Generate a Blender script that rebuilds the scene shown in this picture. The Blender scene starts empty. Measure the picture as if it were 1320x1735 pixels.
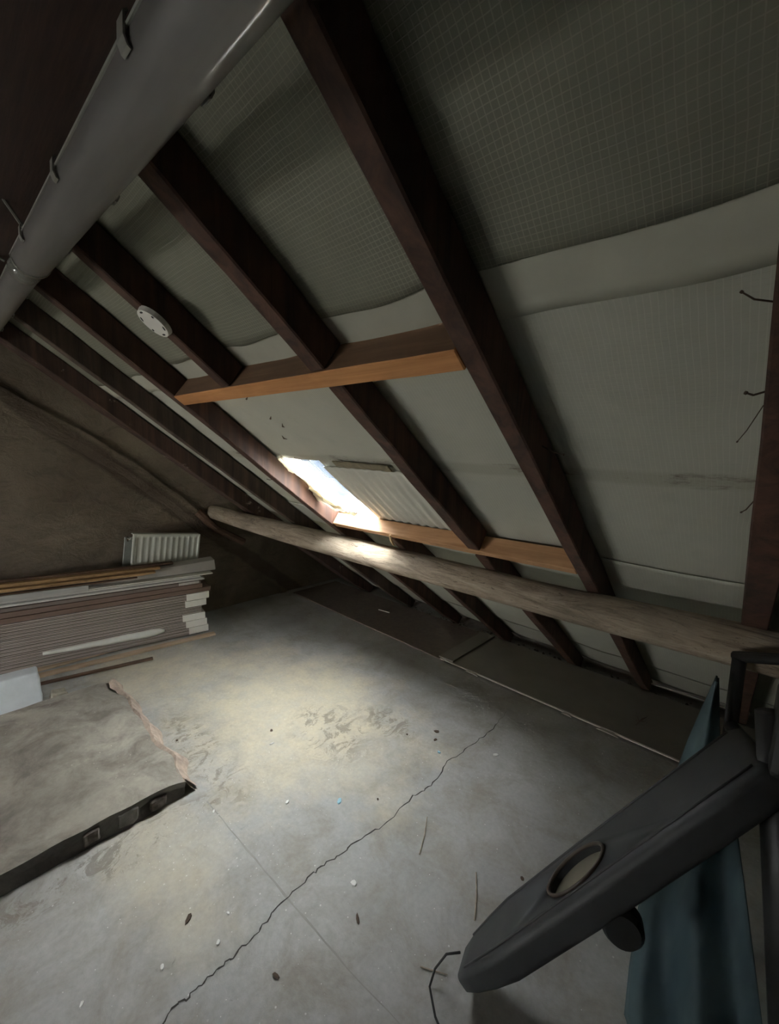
import bpy, bmesh, math, random
from mathutils import Vector, Matrix, noise
random.seed(7)
PI = math.pi
SC = bpy.context.scene
COL = SC.collection

# ------------------------------------------------------------------ camera, world, lights, exposure
cam_d = bpy.data.cameras.new('camera')
cam = bpy.data.objects.new('camera', cam_d)
COL.objects.link(cam)
cam_d.sensor_fit = 'VERTICAL'
cam_d.sensor_height = 24.0
cam_d.lens = 24.0 * 710.0 / 1735.0
cam_d.clip_start = 0.02
M3 = Matrix(((0.7324236, -0.1203402, 0.6701298),
             (0.6800822, 0.0825992, -0.7284680),
             (0.0323118, 0.9892905, 0.1423389)))
cam.matrix_world = Matrix.Translation((0, 0, 1.5)) @ M3.to_4x4()
SC.camera = cam

SC.view_settings.view_transform = 'Standard'
SC.view_settings.look = 'None'
SC.view_settings.gamma = 1.0
SC.view_settings.use_curve_mapping = False
SC.view_settings.exposure = 0.0

W = bpy.data.worlds.new('overcast_sky')
SC.world = W
W.use_nodes = True
wn = W.node_tree.nodes
wn['Background'].inputs[0].default_value = (1.0, 0.98, 0.94, 1)
wn['Background'].inputs[1].default_value = 42.0

sun_d = bpy.data.lights.new('daylight', 'SUN')
sun_d.energy = 50.0
sun_d.angle = math.radians(95)
sun_d.color = (1.0, 0.94, 0.84)
sun = bpy.data.objects.new('daylight', sun_d)
COL.objects.link(sun)
sun.rotation_euler = Vector((-0.10, 0.0, -1.0)).to_track_quat('-Z', 'Y').to_euler()

# hazy direct sun slanting in from over the ridge
beam_d = bpy.data.lights.new('sun', 'SUN')
beam_d.energy = 17.0
beam_d.angle = math.radians(9)
beam_d.color = (1.0, 0.93, 0.82)
beam = bpy.data.objects.new('sun', beam_d)
COL.objects.link(beam)
beam.rotation_euler = Vector((0.16, 0.432, -0.58)).to_track_quat('-Z', 'Y').to_euler()

# added fill lamp, set in a made-up roof window low in the opposite slope
fill_d = bpy.data.lights.new('added_fill_light', 'AREA')
fill_d.shape = 'RECTANGLE'; fill_d.size = 1.3; fill_d.size_y = .45
fill_d.energy = 12.5
fill_d.spread = math.radians(84)
fill_d.color = (1.0, 0.97, 0.90)
fill = bpy.data.objects.new('added_fill_light', fill_d)
COL.objects.link(fill)
fill.location = (-2.35, -3.0, .67)
fill.rotation_euler = Vector((.05, 1.0, .02)).to_track_quat('-Z', 'Y').to_euler()

# ------------------------------------------------------------------ roof frame
TH = math.radians(36.45)
CT, ST = math.cos(TH), math.sin(TH)
YE = 3.2
def rp(X, s, off=0.0):
    """point at distance s up the roof slope from the eave, off metres under the membrane"""
    return Vector((X, YE - s * CT - off * ST, s * ST - off * CT))

# ------------------------------------------------------------------ materials
def new_mat(name):
    m = bpy.data.materials.new(name)
    m.use_nodes = True
    nt = m.node_tree
    return m, nt, nt.nodes['Principled BSDF']

class NB:
    """small node-tree writer"""
    def __init__(s, nt): s.nt = nt
    def n(s, t, **kw):
        x = s.nt.nodes.new(t)
        for k, v in kw.items(): setattr(x, k, v)
        return x
    def l(s, a, b): s.nt.links.new(a, b)
    def coord(s, scale=(1, 1, 1), rot=(0, 0, 0), loc=(0, 0, 0)):
        tc = s.n('ShaderNodeTexCoord'); mp = s.n('ShaderNodeMapping')
        mp.inputs['Scale'].default_value = scale
        mp.inputs['Rotation'].default_value = rot
        mp.inputs['Location'].default_value = loc
        s.l(tc.outputs['Object'], mp.inputs['Vector'])
        return mp.outputs['Vector']
    def noise(s, vec, scale, detail=5, rough=.6, dist=0.0):
        x = s.n('ShaderNodeTexNoise')
        x.inputs['Scale'].default_value = scale
        x.inputs['Detail'].default_value = detail
        x.inputs['Roughness'].default_value = rough
        x.inputs['Distortion'].default_value = dist
        s.l(vec, x.inputs['Vector'])
        return x.outputs['Fac']
    def ramp(s, fac, stops):
        r = s.n('ShaderNodeValToRGB')
        e = r.color_ramp.elements
        while len(e) < len(stops): e.new(0.5)
        for i, (p, c) in enumerate(stops):
            e[i].position = p
            e[i].color = (c, c, c, 1) if not isinstance(c, tuple) else (*c, 1)
        s.l(fac, r.inputs['Fac'])
        return r.outputs['Color']
    def mix(s, fac, a, b, mode='MIX'):
        x = s.n('ShaderNodeMix', data_type='RGBA', blend_type=mode)
        for sock, v in ((x.inputs['Factor'], fac), (x.inputs['A'], a), (x.inputs['B'], b)):
            if isinstance(v, (int, float)): sock.default_value = v
            elif isinstance(v, tuple): sock.default_value = (*v, 1)
            else: s.l(v, sock)
        return x.outputs['Result']
    def math(s, op, a, b=None, clamp=False):
        x = s.n('ShaderNodeMath', operation=op, use_clamp=clamp)
        for i, v in enumerate((a, b)):
            if v is None: continue
            if isinstance(v, (int, float)): x.inputs[i].default_value = v
            else: s.l(v, x.inputs[i])
        return x.outputs[0]
    def bump(s, h, bsdf, strength=.5, dist=.01):
        b = s.n('ShaderNodeBump')
        b.inputs['Strength'].default_value = strength
        b.inputs['Distance'].default_value = dist
        s.l(h, b.inputs['Height'])
        s.l(b.outputs['Normal'], bsdf.inputs['Normal'])
    def xyz(s, vec):
        x = s.n('ShaderNodeSeparateXYZ'); s.l(vec, x.inputs[0]); return x.outputs
    def blob(s, vec, c, r, hard=2.0, wob=None):
        """soft-edged spot of dirt around point c (fraction 0..1)"""
        d = s.n('ShaderNodeVectorMath', operation='SUBTRACT'); s.l(vec, d.inputs[0]); d.inputs[1].default_value = c
        sc = s.n('ShaderNodeVectorMath', operation='DIVIDE'); s.l(d.outputs[0], sc.inputs[0]); sc.inputs[1].default_value = r
        ln = s.n('ShaderNodeVectorMath', operation='LENGTH'); s.l(sc.outputs[0], ln.inputs[0])
        v = ln.outputs['Value']
        if wob is not None:
            v = s.math('ADD', v, s.math('MULTIPLY', s.math('SUBTRACT', wob, .5), 1.6))
        v = s.math('SUBTRACT', 1.0, v)
        return s.math('MULTIPLY', v, hard, clamp=True)

def mat_simple(name, col, rough=.6, metal=0.0, var=.15, nscale=12, bump=.2, stretch=(1, 1, 1), coat=0.0):
    m, nt, b = new_mat(name); N = NB(nt)
    v = N.coord(stretch)
    f = N.noise(v, nscale, 6, .65)
    lo = tuple(c * (1 - var) for c in col); hi = tuple(min(1, c * (1 + var)) for c in col)
    N.l(N.ramp(f, [(.3, lo), (.7, hi)]), b.inputs['Base Color'])
    b.inputs['Roughness'].default_value = rough
    b.inputs['Metallic'].default_value = metal
    b.inputs['Coat Weight'].default_value = coat
    if bump: N.bump(f, b, bump, .004)
    return m

def mat_wood(name, dark, light, scale=1.0, rough=.75, knots=False, axis='x', contrast=(.35, .65)):
    m, nt, b = new_mat(name); N = NB(nt)
    st = {'x': (1.2, 22, 22), 'y': (22, 1.2, 22), 'z': (22, 22, 1.2)}[axis]
    v = N.coord(tuple(a * scale for a in st))
    g = N.noise(v, 1.6, 8, .7, .6)
    big = N.noise(N.coord(), 3.0, 4, .6)
    c = N.ramp(g, [(contrast[0], dark), (contrast[1], light)])
    c = N.mix(N.ramp(big, [(.35, 0.0), (.75, .55)]), c, tuple(x * .55 for x in dark))
    if knots:
        vo = N.n('ShaderNodeTexVoronoi'); vo.inputs['Scale'].default_value = 3.2
        N.l(N.coord((.8, 3, 3)), vo.inputs['Vector'])
        k = N.ramp(vo.outputs['Distance'], [(.09, 1.0), (.17, 0.0)])
        c = N.mix(N.math('MULTIPLY', k, .8), c, tuple(x * .35 for x in dark))
    N.l(c, b.inputs['Base Color'])
    b.inputs['Roughness'].default_value = rough
    N.bump(g, b, .35, .004)
    return m

M = {}
M['rafter'] = mat_wood('dark_stained_timber', (.035, .016, .010), (.12, .055, .034), axis='z', scale=.5)
M['rafter_old'] = mat_wood('flaking_old_timber', (.035, .018, .012), (.12, .065, .045), axis='z', scale=.5)
M['rafter_pink2'] = mat_wood('dusty_dark_timber', (.035, .022, .016), (.13, .085, .06), axis='z', scale=.5)
M['rafter_pink'] = mat_wood('reddish_timber', (.16, .07, .045), (.42, .20, .13), axis='z', scale=.5)
M['trimmer'] = mat_wood('fresh_pine', (.46, .19, .06), (.72, .36, .14), knots=True, contrast=(.3, .75))
M['trimmer_low'] = mat_wood('pale_pine', (.36, .18, .08), (.60, .35, .18), knots=True, contrast=(.3, .75))
M['trimmer_old_shaded'] = mat_wood('weathered_shaded_pine', (.13, .07, .038), (.26, .15, .085), contrast=(.3, .75))
M['batten'] = mat_wood('beige_batten', (.42, .30, .19), (.68, .52, .36), axis='y', contrast=(.3, .7))
M['plank'] = mat_wood('orange_plank', (.22, .12, .05), (.58, .36, .17), axis='y', contrast=(.35, .6))
M['plank_dark'] = mat_wood('brown_plank', (.09, .05, .03), (.20, .12, .075), axis='y')
M['brownboard'] = mat_simple('brown_hardboard', (.19, .125, .095), .8, var=.2, stretch=(2, .3, 30))
M['purlin'] = mat_simple('dark_beam_timber', (.035, .016, .010), .8, var=.4, stretch=(.5, 8, 8))
M['slab'] = mat_simple('roof_boarding', (.10, .07, .05), .9)
M['white'] = mat_simple('white_plastic', (.72, .71, .66), .45, var=.04, bump=.03)
M['slot'] = mat_simple('dark_slot', (.03, .03, .03), .8)
M['rad'] = mat_simple('radiator_enamel', (.78, .80, .72), .55, var=.10, nscale=6, bump=.05)
M['rad_edge'] = mat_simple('radiator_side_metal', (.34, .36, .32), .5, var=.2)
M['label'] = mat_simple('white_paper', (.84, .82, .74), .7, var=.06, bump=.08)
M['pale_edge'] = mat_simple('pale_panel_edge', (.66, .64, .58), .6, var=.1, stretch=(1, .5, 20))
M['greypanel'] = mat_simple('grey_sheet_material', (.42, .41, .38), .65, var=.12, stretch=(1, .6, 5))
M['cardboard'] = mat_simple('grey_cardboard', (.50, .47, .43), .8, var=.12, nscale=5)
M['foil'] = mat_simple('creased_white_film', (.80, .84, .85), .4, var=.10, nscale=5, bump=.3)
M['chipboard'] = mat_simple('brown_chipboard', (.16, .125, .10), .85, var=.2, nscale=30)
M['plasterboard'] = mat_simple('grey_plasterboard', (.235, .215, .175), .85, var=.10, nscale=4)
M['gypsum'] = mat_simple('gypsum_edge', (.50, .47, .40), .85, var=.2, nscale=30)
M['stone'] = mat_simple('mortar_lump', (.33, .30, .23), .95, var=.35, nscale=20, bump=.6)
M['brick_grey'] = mat_simple('greyish_brick', (.20, .19, .17), .9, var=.3, nscale=20, bump=.5)
M['ridge'] = mat_simple('pinkish_mortar', (.44, .35, .28), .95, var=.35, nscale=20, bump=.6)
M['rubble'] = mat_simple('dirty_rubble', (.12, .10, .085), .95, var=.6, nscale=25, bump=.6)
M['paperchip'] = mat_simple('pale_chip', (.80, .80, .76), .7, var=.05)
M['bluechip'] = mat_simple('light_blue_chip', (.36, .62, .72), .5, var=.1)
M['darkchip'] = mat_simple('brown_chip', (.10, .07, .05), .9, var=.3)
M['stick'] = mat_simple('straw_stick', (.34, .29, .22), .8, var=.3, nscale=40)
M['black'] = mat_simple('black_padded_vinyl', (.031, .033, .034), .55, var=.2, nscale=8, bump=.25)
M['blackmetal'] = mat_simple('black_painted_metal', (.012, .012, .012), .5, var=.2)
M['disc'] = mat_simple('beige_opening_floor', (.17, .155, .115), .35, var=.15, nscale=9, coat=.3)
M['rim'] = mat_simple('dark_brown_rim', (.05, .035, .025), .5)
M['chrome'] = mat_simple('bright_metal_strip', (.75, .75, .72), .12, metal=1.0, var=.05, bump=.0)
M['nail'] = mat_simple('rusty_nail', (.07, .045, .03), .7, metal=.3)
M['splinter'] = mat_simple('split_pine', (.72, .50, .29), .7, var=.2, stretch=(20, 20, 1))
M['clip'] = mat_simple('grey_metal_clip', (.34, .34, .31), .35, metal=.4, var=.1)
M['cable'] = mat_simple('black_cable', (.015, .015, .015), .5)
M['tear'] = mat_simple('torn_white_membrane', (.74, .69, .58), .6, var=.16, nscale=14, bump=.5)
_nt = M['tear'].node_tree; _N = NB(_nt)
_tr = _N.n('ShaderNodeBsdfTranslucent'); _tr.inputs[0].default_value = (.80, .74, .62, 1)
_mx = _N.n('ShaderNodeMixShader'); _mx.inputs[0].default_value = .45
_N.l(_nt.nodes['Principled BSDF'].outputs[0], _mx.inputs[1]); _N.l(_tr.outputs[0], _mx.inputs[2])
_N.l(_mx.outputs[0], _nt.nodes['Material Output'].inputs['Surface'])
M['frame'] = mat_simple('white_window_frame', (.72, .74, .74), .5, var=.05)

_N = NB(M['rafter_old'].node_tree); _b = M['rafter_old'].node_tree.nodes['Principled BSDF']
_src = _b.inputs['Base Color'].links[0].from_socket
_f = _N.ramp(_N.noise(_N.coord((1, 1.5, 1.5)), 7, 7, .7, .6), [(.60, 0.0), (.66, .9)])
_N.l(_N.mix(_f, _src, (.36, .29, .24)), _b.inputs['Base Color'])
# lamp body: grey translucent-looking polycarbonate
m, nt, b = new_mat('grey_polycarbonate'); N = NB(nt)
g = N.noise(N.coord((.6, 14, 14)), 1.5, 4, .5)
N.l(N.ramp(g, [(.3, (.12, .116, .112)), (.7, (.20, .192, .186))]), b.inputs['Base Color'])
b.inputs['Roughness'].default_value = .45
b.inputs['Coat Weight'].default_value = .5
b.inputs['Coat Roughness'].default_value = .12
M['lamp'] = m
m, nt, b = new_mat('clear_polycarbonate')
b.inputs['Base Color'].default_value = (.75, .76, .70, 1)
b.inputs['Transmission Weight'].default_value = .75
b.inputs['Roughness'].default_value = .12
M['clear'] = m

# thin window glass: lets daylight straight through
m, nt, b = new_mat('window_glass'); N = NB(nt)
tr = N.n('ShaderNodeBsdfTransparent'); tr.inputs[0].default_value = (.90, .94, .98, 1)
gl = N.n('ShaderNodeBsdfGlossy'); gl.inputs['Roughness'].default_value = .05
mx = N.n('ShaderNodeMixShader')
mx.inputs[0].default_value = .06; N.l(tr.outputs[0], mx.inputs[1]); N.l(gl.outputs[0], mx.inputs[2])
N.l(mx.outputs[0], nt.nodes['Material Output'].inputs['Surface'])
M['glass'] = m

# concrete floor
def concrete(name, base_lo, base_hi, dust, stain, dusty_spots, stain_amt=.5, scuffs=()):
    m, nt, b = new_mat(name); N = NB(nt)
    v = N.coord()
    big = N.noise(v, 1.3, 6, .6, .3)
    med = N.noise(v, 5.5, 8, .68, .5)
    fine = N.noise(v, 60, 4, .6)
    c = N.ramp(big, [(.32, base_lo), (.68, base_hi)])
    blot = N.ramp(med, [(.42, 0.0), (.66, stain_amt)])
    c = N.mix(blot, c, stain)
    fac = None
    wob = N.noise(v, 3.5, 7, .65)
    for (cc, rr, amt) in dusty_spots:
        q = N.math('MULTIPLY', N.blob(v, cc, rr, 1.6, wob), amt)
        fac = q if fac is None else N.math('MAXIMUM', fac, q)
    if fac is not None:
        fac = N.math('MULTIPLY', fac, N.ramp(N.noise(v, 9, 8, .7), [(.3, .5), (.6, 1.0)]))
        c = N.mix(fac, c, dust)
    if scuffs:
        sm = None
        for (cc, rr) in scuffs:
            q = N.blob(v, cc, rr, 2.0, wob); sm = q if sm is None else N.math('MAXIMUM', sm, q)
        sn = N.ramp(N.noise(N.coord((1.6, 1, 1), (0, 0, .6)), 7, 9, .78, 1.6), [(.50, 0.0), (.56, 1.0)])
        c = N.mix(N.math('MULTIPLY', N.math('MULTIPLY', sm, sn), .55), c, (.17, .135, .095))
    # small dark scuffs
    sc = N.noise(v, 14, 9, .8, 1.2)
    c = N.mix(N.ramp(sc, [(.62, 0.0), (.72, .55)]), c, tuple(x * .45 for x in base_lo))
    sp = N.n('ShaderNodeTexVoronoi'); sp.inputs['Scale'].default_value = 26; N.l(v, sp.inputs['Vector'])
    c = N.mix(N.math('MULTIPLY', N.ramp(sp.outputs['Distance'], [(.05, 1.0), (.09, 0.0)]), N.ramp(big, [(.45, 0.0), (.55, .5)])), c, tuple(min(1, x * 1.9) for x in base_hi))
    N.l(N.mix(.25, c, N.ramp(fine, [(.3, .35), (.7, .65)]), 'OVERLAY'), b.inputs['Base Color'])
    b.inputs['Roughness'].default_value = .82
    hh = N.math('ADD', N.math('MULTIPLY', med, .6), N.math('MULTIPLY', fine, .2))
    N.bump(hh, b, .45, .012)
    return m
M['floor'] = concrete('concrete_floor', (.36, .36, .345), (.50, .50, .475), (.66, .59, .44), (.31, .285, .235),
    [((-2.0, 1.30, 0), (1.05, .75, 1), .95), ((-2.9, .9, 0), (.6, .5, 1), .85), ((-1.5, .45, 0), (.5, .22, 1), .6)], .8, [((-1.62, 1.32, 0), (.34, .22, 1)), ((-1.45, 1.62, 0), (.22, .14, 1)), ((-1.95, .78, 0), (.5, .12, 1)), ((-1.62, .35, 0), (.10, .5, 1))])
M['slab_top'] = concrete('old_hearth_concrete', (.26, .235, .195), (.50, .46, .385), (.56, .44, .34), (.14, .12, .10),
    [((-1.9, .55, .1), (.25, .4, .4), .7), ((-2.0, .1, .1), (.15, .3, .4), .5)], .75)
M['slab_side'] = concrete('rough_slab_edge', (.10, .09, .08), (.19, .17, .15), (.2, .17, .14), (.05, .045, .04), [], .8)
M['crack'] = mat_simple('floor_crack_shadow_gap', (.06, .055, .05), .95)
M['joint'] = mat_simple('floor_joint_grime', (.34, .33, .30), .9)

# gable plaster, with the trace of an older roof line
m, nt, b = new_mat('brown_wall_plaster'); N = NB(nt)
v = N.coord()
big = N.noise(v, 1.6, 7, .62, .6); med = N.noise(N.coord((1, 1, 1.8)), 6, 9, .72, .8); fine = N.noise(v, 45, 5, .6)
c = N.ramp(big, [(.3, (.15, .118, .085)), (.7, (.33, .27, .20))])
c = N.mix(N.ramp(med, [(.5, 0.0), (.72, .65)]), c, (.12, .092, .07))
o = N.xyz(v)
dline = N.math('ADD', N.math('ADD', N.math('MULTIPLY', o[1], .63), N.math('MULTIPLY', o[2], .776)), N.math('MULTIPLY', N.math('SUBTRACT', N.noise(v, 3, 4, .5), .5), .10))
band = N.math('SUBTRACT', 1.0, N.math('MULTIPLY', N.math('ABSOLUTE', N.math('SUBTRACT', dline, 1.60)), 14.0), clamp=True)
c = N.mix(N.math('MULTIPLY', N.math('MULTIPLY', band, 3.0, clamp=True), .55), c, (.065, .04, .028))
N.l(c, b.inputs['Base Color'])
b.inputs['Roughness'].default_value = .95
N.bump(N.math('ADD', N.math('MULTIPLY', med, .8), N.math('MULTIPLY', fine, .15)), b, .8, .03)
M['wall'] = m
M['board_a'] = mat_simple('thin_board_grey', (.44, .38, .34), .75, var=.15, stretch=(2, .5, 40))
M['board_b'] = mat_simple('thin_board_brown', (.33, .28, .245), .75, var=.15, stretch=(2, .5, 40))
M['brown2'] = mat_simple('greybrown_board', (.18, .14, .12), .75, var=.2, stretch=(2, .5, 30))
M['wrap'] = mat_simple('glossy_film', (.80, .80, .74), .2, var=.05, coat=.6)
M['wall_dark'] = mat_simple('dark_plaster', (.06, .045, .035), .95, var=.4, nscale=8, bump=.6)

# roof membrane: woven reinforcement grid; object coordinates run along X and up the slope (local Y)
def membrane(name, lo, hi, grid, gridcol, dirt=True, cell=.0105, vline=0.0):
    m, nt, b = new_mat(name); N = NB(nt)
    v = N.coord(); o = N.xyz(v)
    wob = N.math('MULTIPLY', N.noise(v, 7, 3, .5), .010)
    def lines(c, cell, w=.80):
        f = N.math('FRACT', N.math('DIVIDE', N.math('ADD', c, wob), cell))
        t = N.math('ABSOLUTE', N.math('SUBTRACT', f, .5))      # 0..0.5
        return N.math('MULTIPLY', N.math('SUBTRACT', t, .5 * w), 10.0 / w, clamp=True)
    gx = lines(N.math('ADD', o[0], 10.0), cell); gy = lines(N.math('ADD', o[1], 10.0), cell)
    g = N.math('MAXIMUM', gx, gy)
    big = N.noise(v, 1.8, 6, .6, .4); med = N.noise(v, 9, 6, .65)
    c = N.ramp(big, [(.3, lo), (.7, hi)])
    patch = N.ramp(N.noise(v, 2.6, 3, .5), [(.35, .35), (.62, 1.0)])
    gf = N.math('MULTIPLY', N.math('MULTIPLY', g, patch), grid)
    c = N.mix(gf, c, gridcol)
    if vline: c = N.mix(N.math('MULTIPLY', gx, vline), c, tuple(x * 1.25 for x in hi))
    c = N.mix(N.ramp(med, [(.55, 0.0), (.8, .25)]), c, tuple(x * .6 for x in lo))
    if dirt:
        # dirt that gathered along the batten line
        d = N.math('SUBTRACT', 1.0, N.math('MULTIPLY', N.math('ABSOLUTE', N.math('SUBTRACT', o[1], 2.455)), 26.0), clamp=True)
        dn = N.ramp(N.noise(N.coord((1, 2.6, 1)), 4.5, 9, .78), [(.54, 0.0), (.62, 1.0)])
        c = N.mix(N.math('MULTIPLY', N.math('MULTIPLY', N.math('MULTIPLY', d, 2.0, clamp=True), dn), .75), c, (.07, .055, .04))
        c = N.mix(N.math('MULTIPLY', N.math('MULTIPLY', d, 2.0, clamp=True), .30), c, (.22, .19, .13))
    N.l(c, b.inputs['Base Color'])
    b.inputs['Roughness'].default_value = .62
    b.inputs['Specular IOR Level'].default_value = .3
    hh = N.math('ADD', N.math('MULTIPLY', med, .5), N.math('MULTIPLY', g, .25 * max(grid, vline)))
    N.bump(hh, b, .35, .006)
    return m
M['mem_low'] = membrane('pale_roof_membrane', (.40, .405, .34), (.48, .485, .41), .12, (.32, .32, .27), vline=.35)
M['mem_up'] = membrane('gridded_roof_membrane', (.16, .16, .122), (.225, .225, .172), .65, (.39, .38, .30), dirt=False)
M['mem_edge'] = mat_simple('membrane_selvedge', (.10, .10, .08), .8)
M['mem_band'] = mat_simple('plain_membrane_lap', (.44, .44, .36), .6, var=.08, nscale=5, bump=.1)
M['ripple'] = mat_simple('rippled_white_sheet', (.58, .58, .51), .55, var=.06, nscale=5, bump=.1)
M['tape'] = mat_simple('brown_tape_residue', (.20, .17, .11), .8, var=.35, nscale=22)

# weathered log
m, nt, b = new_mat('weathered_log'); N = NB(nt)
v = N.coord((1.0, 7, 7)); v2 = N.coord()
g = N.noise(v, 3.0, 9, .72, 1.4); big = N.noise(v2, 3.2, 6, .6)
c = N.ramp(g, [(.30, (.11, .085, .06)), (.48, (.33, .265, .195)), (.72, (.50, .42, .32))])
c = N.mix(N.ramp(big, [(.45, 0.0), (.7, .6)]), c, (.17, .14, .105))
hole = N.noise(N.coord((3, 14, 14)), 4, 6, .8, 2.0)
c = N.mix(N.ramp(hole, [(.58, 0.0), (.64, .85)]), c, (.05, .035, .022))
N.l(c, b.inputs['Base Color']); b.inputs['Roughness'].default_value = .85
N.bump(g, b, .7, .012)
M['log'] = m

# fabric, blue
m, nt, b = new_mat('blue_sheet_fabric'); N = NB(nt)
f = N.noise(N.coord((6, 6, 1)), 2.0, 4, .5)
N.l(N.ramp(f, [(.3, (.028, .055, .067)), (.7, (.062, .10, .108))]), b.inputs['Base Color'])
b.inputs['Roughness'].default_value = .7
M['blue'] = m
M['out_roof'] = mat_simple('dark_slate_roof', (.0085, .0105, .0142), .7, var=.05, stretch=(1, 1, 1), nscale=3)
M['out_wall'] = mat_simple('white_render', (.06, .065, .07), .8, var=.05, nscale=3)
M['out_ground'] = mat_simple('pale_yard', (.62, .62, .60), .9, var=.1, nscale=2)
for _k in ('out_roof', 'out_wall'): M[_k].node_tree.nodes['Principled BSDF'].inputs['Specular IOR Level'].default_value = 0.0
M['out_dark'] = mat_simple('outdoor_window_glass', (.08, .09, .12), .3)

# ------------------------------------------------------------------ mesh helpers
def link(name, bm, mat=None, parent=None, smooth=False, mats=None):
    me = bpy.data.meshes.new(name)
    bmesh.ops.recalc_face_normals(bm, faces=bm.faces)
    bm.to_mesh(me); bm.free()
    for mm in (mats or ([mat] if mat else [])): me.materials.append(mm)
    if smooth:
        for p in me.polygons: p.use_smooth = True
    o = bpy.data.objects.new(name, me)
    COL.objects.link(o)
    if parent: o.parent = parent
    return o
def tag(o, label=None, cat=None, group=None, kind=None):
    if label: o['label'] = label
    if cat: o['category'] = cat
    if group: o['group'] = group
    if kind: o['kind'] = kind
    return o
def empty(name, label, cat, loc, group=None):
    o = bpy.data.objects.new(name, None); COL.objects.link(o)
    o.location = loc; o.empty_display_size = .05
    o['label'] = label; o['category'] = cat
    if group: o['group'] = group
    return o
def hexa(bm, P, sub=0, jit=0.0, mi=0):
    """P: 8 points, 0-3 lower ring, 4-7 upper ring"""
    vs = [bm.verts.new(p) for p in P]
    fs = []
    for f in ((3, 2, 1, 0), (4, 5, 6, 7), (0, 1, 5, 4), (1, 2, 6, 5), (2, 3, 7, 6), (3, 0, 4, 7)):
        ff = bm.faces.new([vs[i] for i in f]); ff.material_index = mi; fs.append(ff)
    return vs
def box(bm, a, b, mi=0):
    (x0, y0, z0), (x1, y1, z1) = a, b
    return hexa(bm, [(x0, y0, z0), (x1, y0, z0), (x1, y1, z0), (x0, y1, z0), (x0, y0, z1), (x1, y0, z1), (x1, y1, z1), (x0, y1, z1)], mi=mi)
def bev(bm, w=.003, seg=1):
    bmesh.ops.bevel(bm, geom=list(bm.edges), offset=w, segments=seg, profile=.6, affect='EDGES')
def rough(bm, amp, scale=8.0, seed=0.0):
    for v in bm.verts:
        n = noise.noise_vector(v.co * scale + Vector((seed, seed * 1.7, 0)))
        v.co += n * amp
def tube(bm, pts, rad, seg=10, cap=True):
    """tube through points; rad is a number or list"""
    pts = [Vector(p) for p in pts]; n = len(pts)
    rads = rad if isinstance(rad, (list, tuple)) else [rad] * n
    rings = []
    up = Vector((0, 0, 1))
    for i, p in enumerate(pts):
        t = (pts[min(i + 1, n - 1)] - pts[max(i - 1, 0)]).normalized()
        a = t.cross(up)
        if a.length < .05: a = t.cross(Vector((1, 0, 0)))
        a.normalize(); b2 = t.cross(a).normalized()
        rings.append([bm.verts.new(p + (a * math.cos(2 * PI * k / seg) + b2 * math.sin(2 * PI * k / seg)) * rads[i]) for k in range(seg)])
    for i in range(n - 1):
        for k in range(seg):
            bm.faces.new((rings[i][k], rings[i][(k + 1) % seg], rings[i + 1][(k + 1) % seg], rings[i + 1][k]))
    if cap:
        bm.faces.new(rings[0][::-1]); bm.faces.new(rings[-1])
    return rings
def cyl(bm, a, b, r, seg=24): return tube(bm, [a, b], r, seg)
def slopebox(x0, x1, s0, s1, o0, o1, cuts=1, rgh=.0, bevel=.004, seed=0.0):
    """timber in the roof frame: X range, slope range, off range"""
    bm = bmesh.new()
    hexa(bm, [rp(x0, s0, o1), rp(x1, s0, o1), rp(x1, s1, o1), rp(x0, s1, o1), rp(x0, s0, o0), rp(x1, s0, o0), rp(x1, s1, o0), rp(x0, s1, o0)])
    if bevel: bev(bm, bevel)
    if cuts > 1:
        longest = [e for e in bm.edges if e.calc_length() > .6 * max(e2.calc_length() for e2 in bm.edges)]
        bmesh.ops.subdivide_edges(bm, edges=longest, cuts=cuts, use_grid_fill=True)
    if rgh: rough(bm, rgh, 6.0, seed)
    return bm

# ------------------------------------------------------------------ setting
XW = -3.68          # gable wall face
XB = 2.6            # far end behind the camera
YR = -0.42          # ridge line
SR = (YE - YR) / CT
# floor with crack and joint in the same mesh
bm = bmesh.new()
box(bm, (XW - .1, -4.2, -.12), (XB + .1, 3.35, 0.0), 0)
def ribbon(bm, pts, w, z, mi, jag=.0, sub=6, taper=True):
    P = []
    for i in range(len(pts) - 1):
        a, b2 = Vector((*pts[i], z)), Vector((*pts[i + 1], z))
        for k in range(sub):
            p = a.lerp(b2, k / sub)
            if 0 < i or k: p += Vector((random.uniform(-jag, jag), random.uniform(-jag, jag), 0))
            P.append(p)
    P.append(Vector((*pts[-1], z)))
    prev = None
    for i, p in enumerate(P):
        t = (P[min(i + 1, len(P) - 1)] - P[max(i - 1, 0)]).normalized(); nn = Vector((-t.y, t.x, 0))
        ww = w * random.uniform(.5, 1.25) * (min(1, (len(P) - 1 - i) / 10 + .15) if taper else 1)
        cur = (bm.verts.new(p - nn * ww / 2), bm.verts.new(p + nn * ww / 2))
        if prev:
            f = bm.faces.new((prev[0], cur[0], cur[1], prev[1])); f.material_index = mi
        prev = cur
CRACK = [(-1.001, 0.267), (-1.02, 0.325), (-1.015, 0.37), (-1.018, 0.442), (-1.016, 0.501), (-1.024, 0.574), (-1.037, 0.646), (-1.049, 0.798), (-1.039, 0.884), (-1.028, 0.978), (-1.001, 1.114), (-1.01, 1.311), (-0.99, 1.414), (-1.023, 1.6), (-1.004, 1.787), (-0.991, 1.946), (-1.011, 2.189)]
ribbon(bm, CRACK, .005, .0012, 1, .006, 7)
ribbon(bm, [(-1.62, .67), (-1.3, .68), (-1.0, .69), (-.75, .70), (-.5, .72)], .007, .0008, 2, .002, 5)
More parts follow.
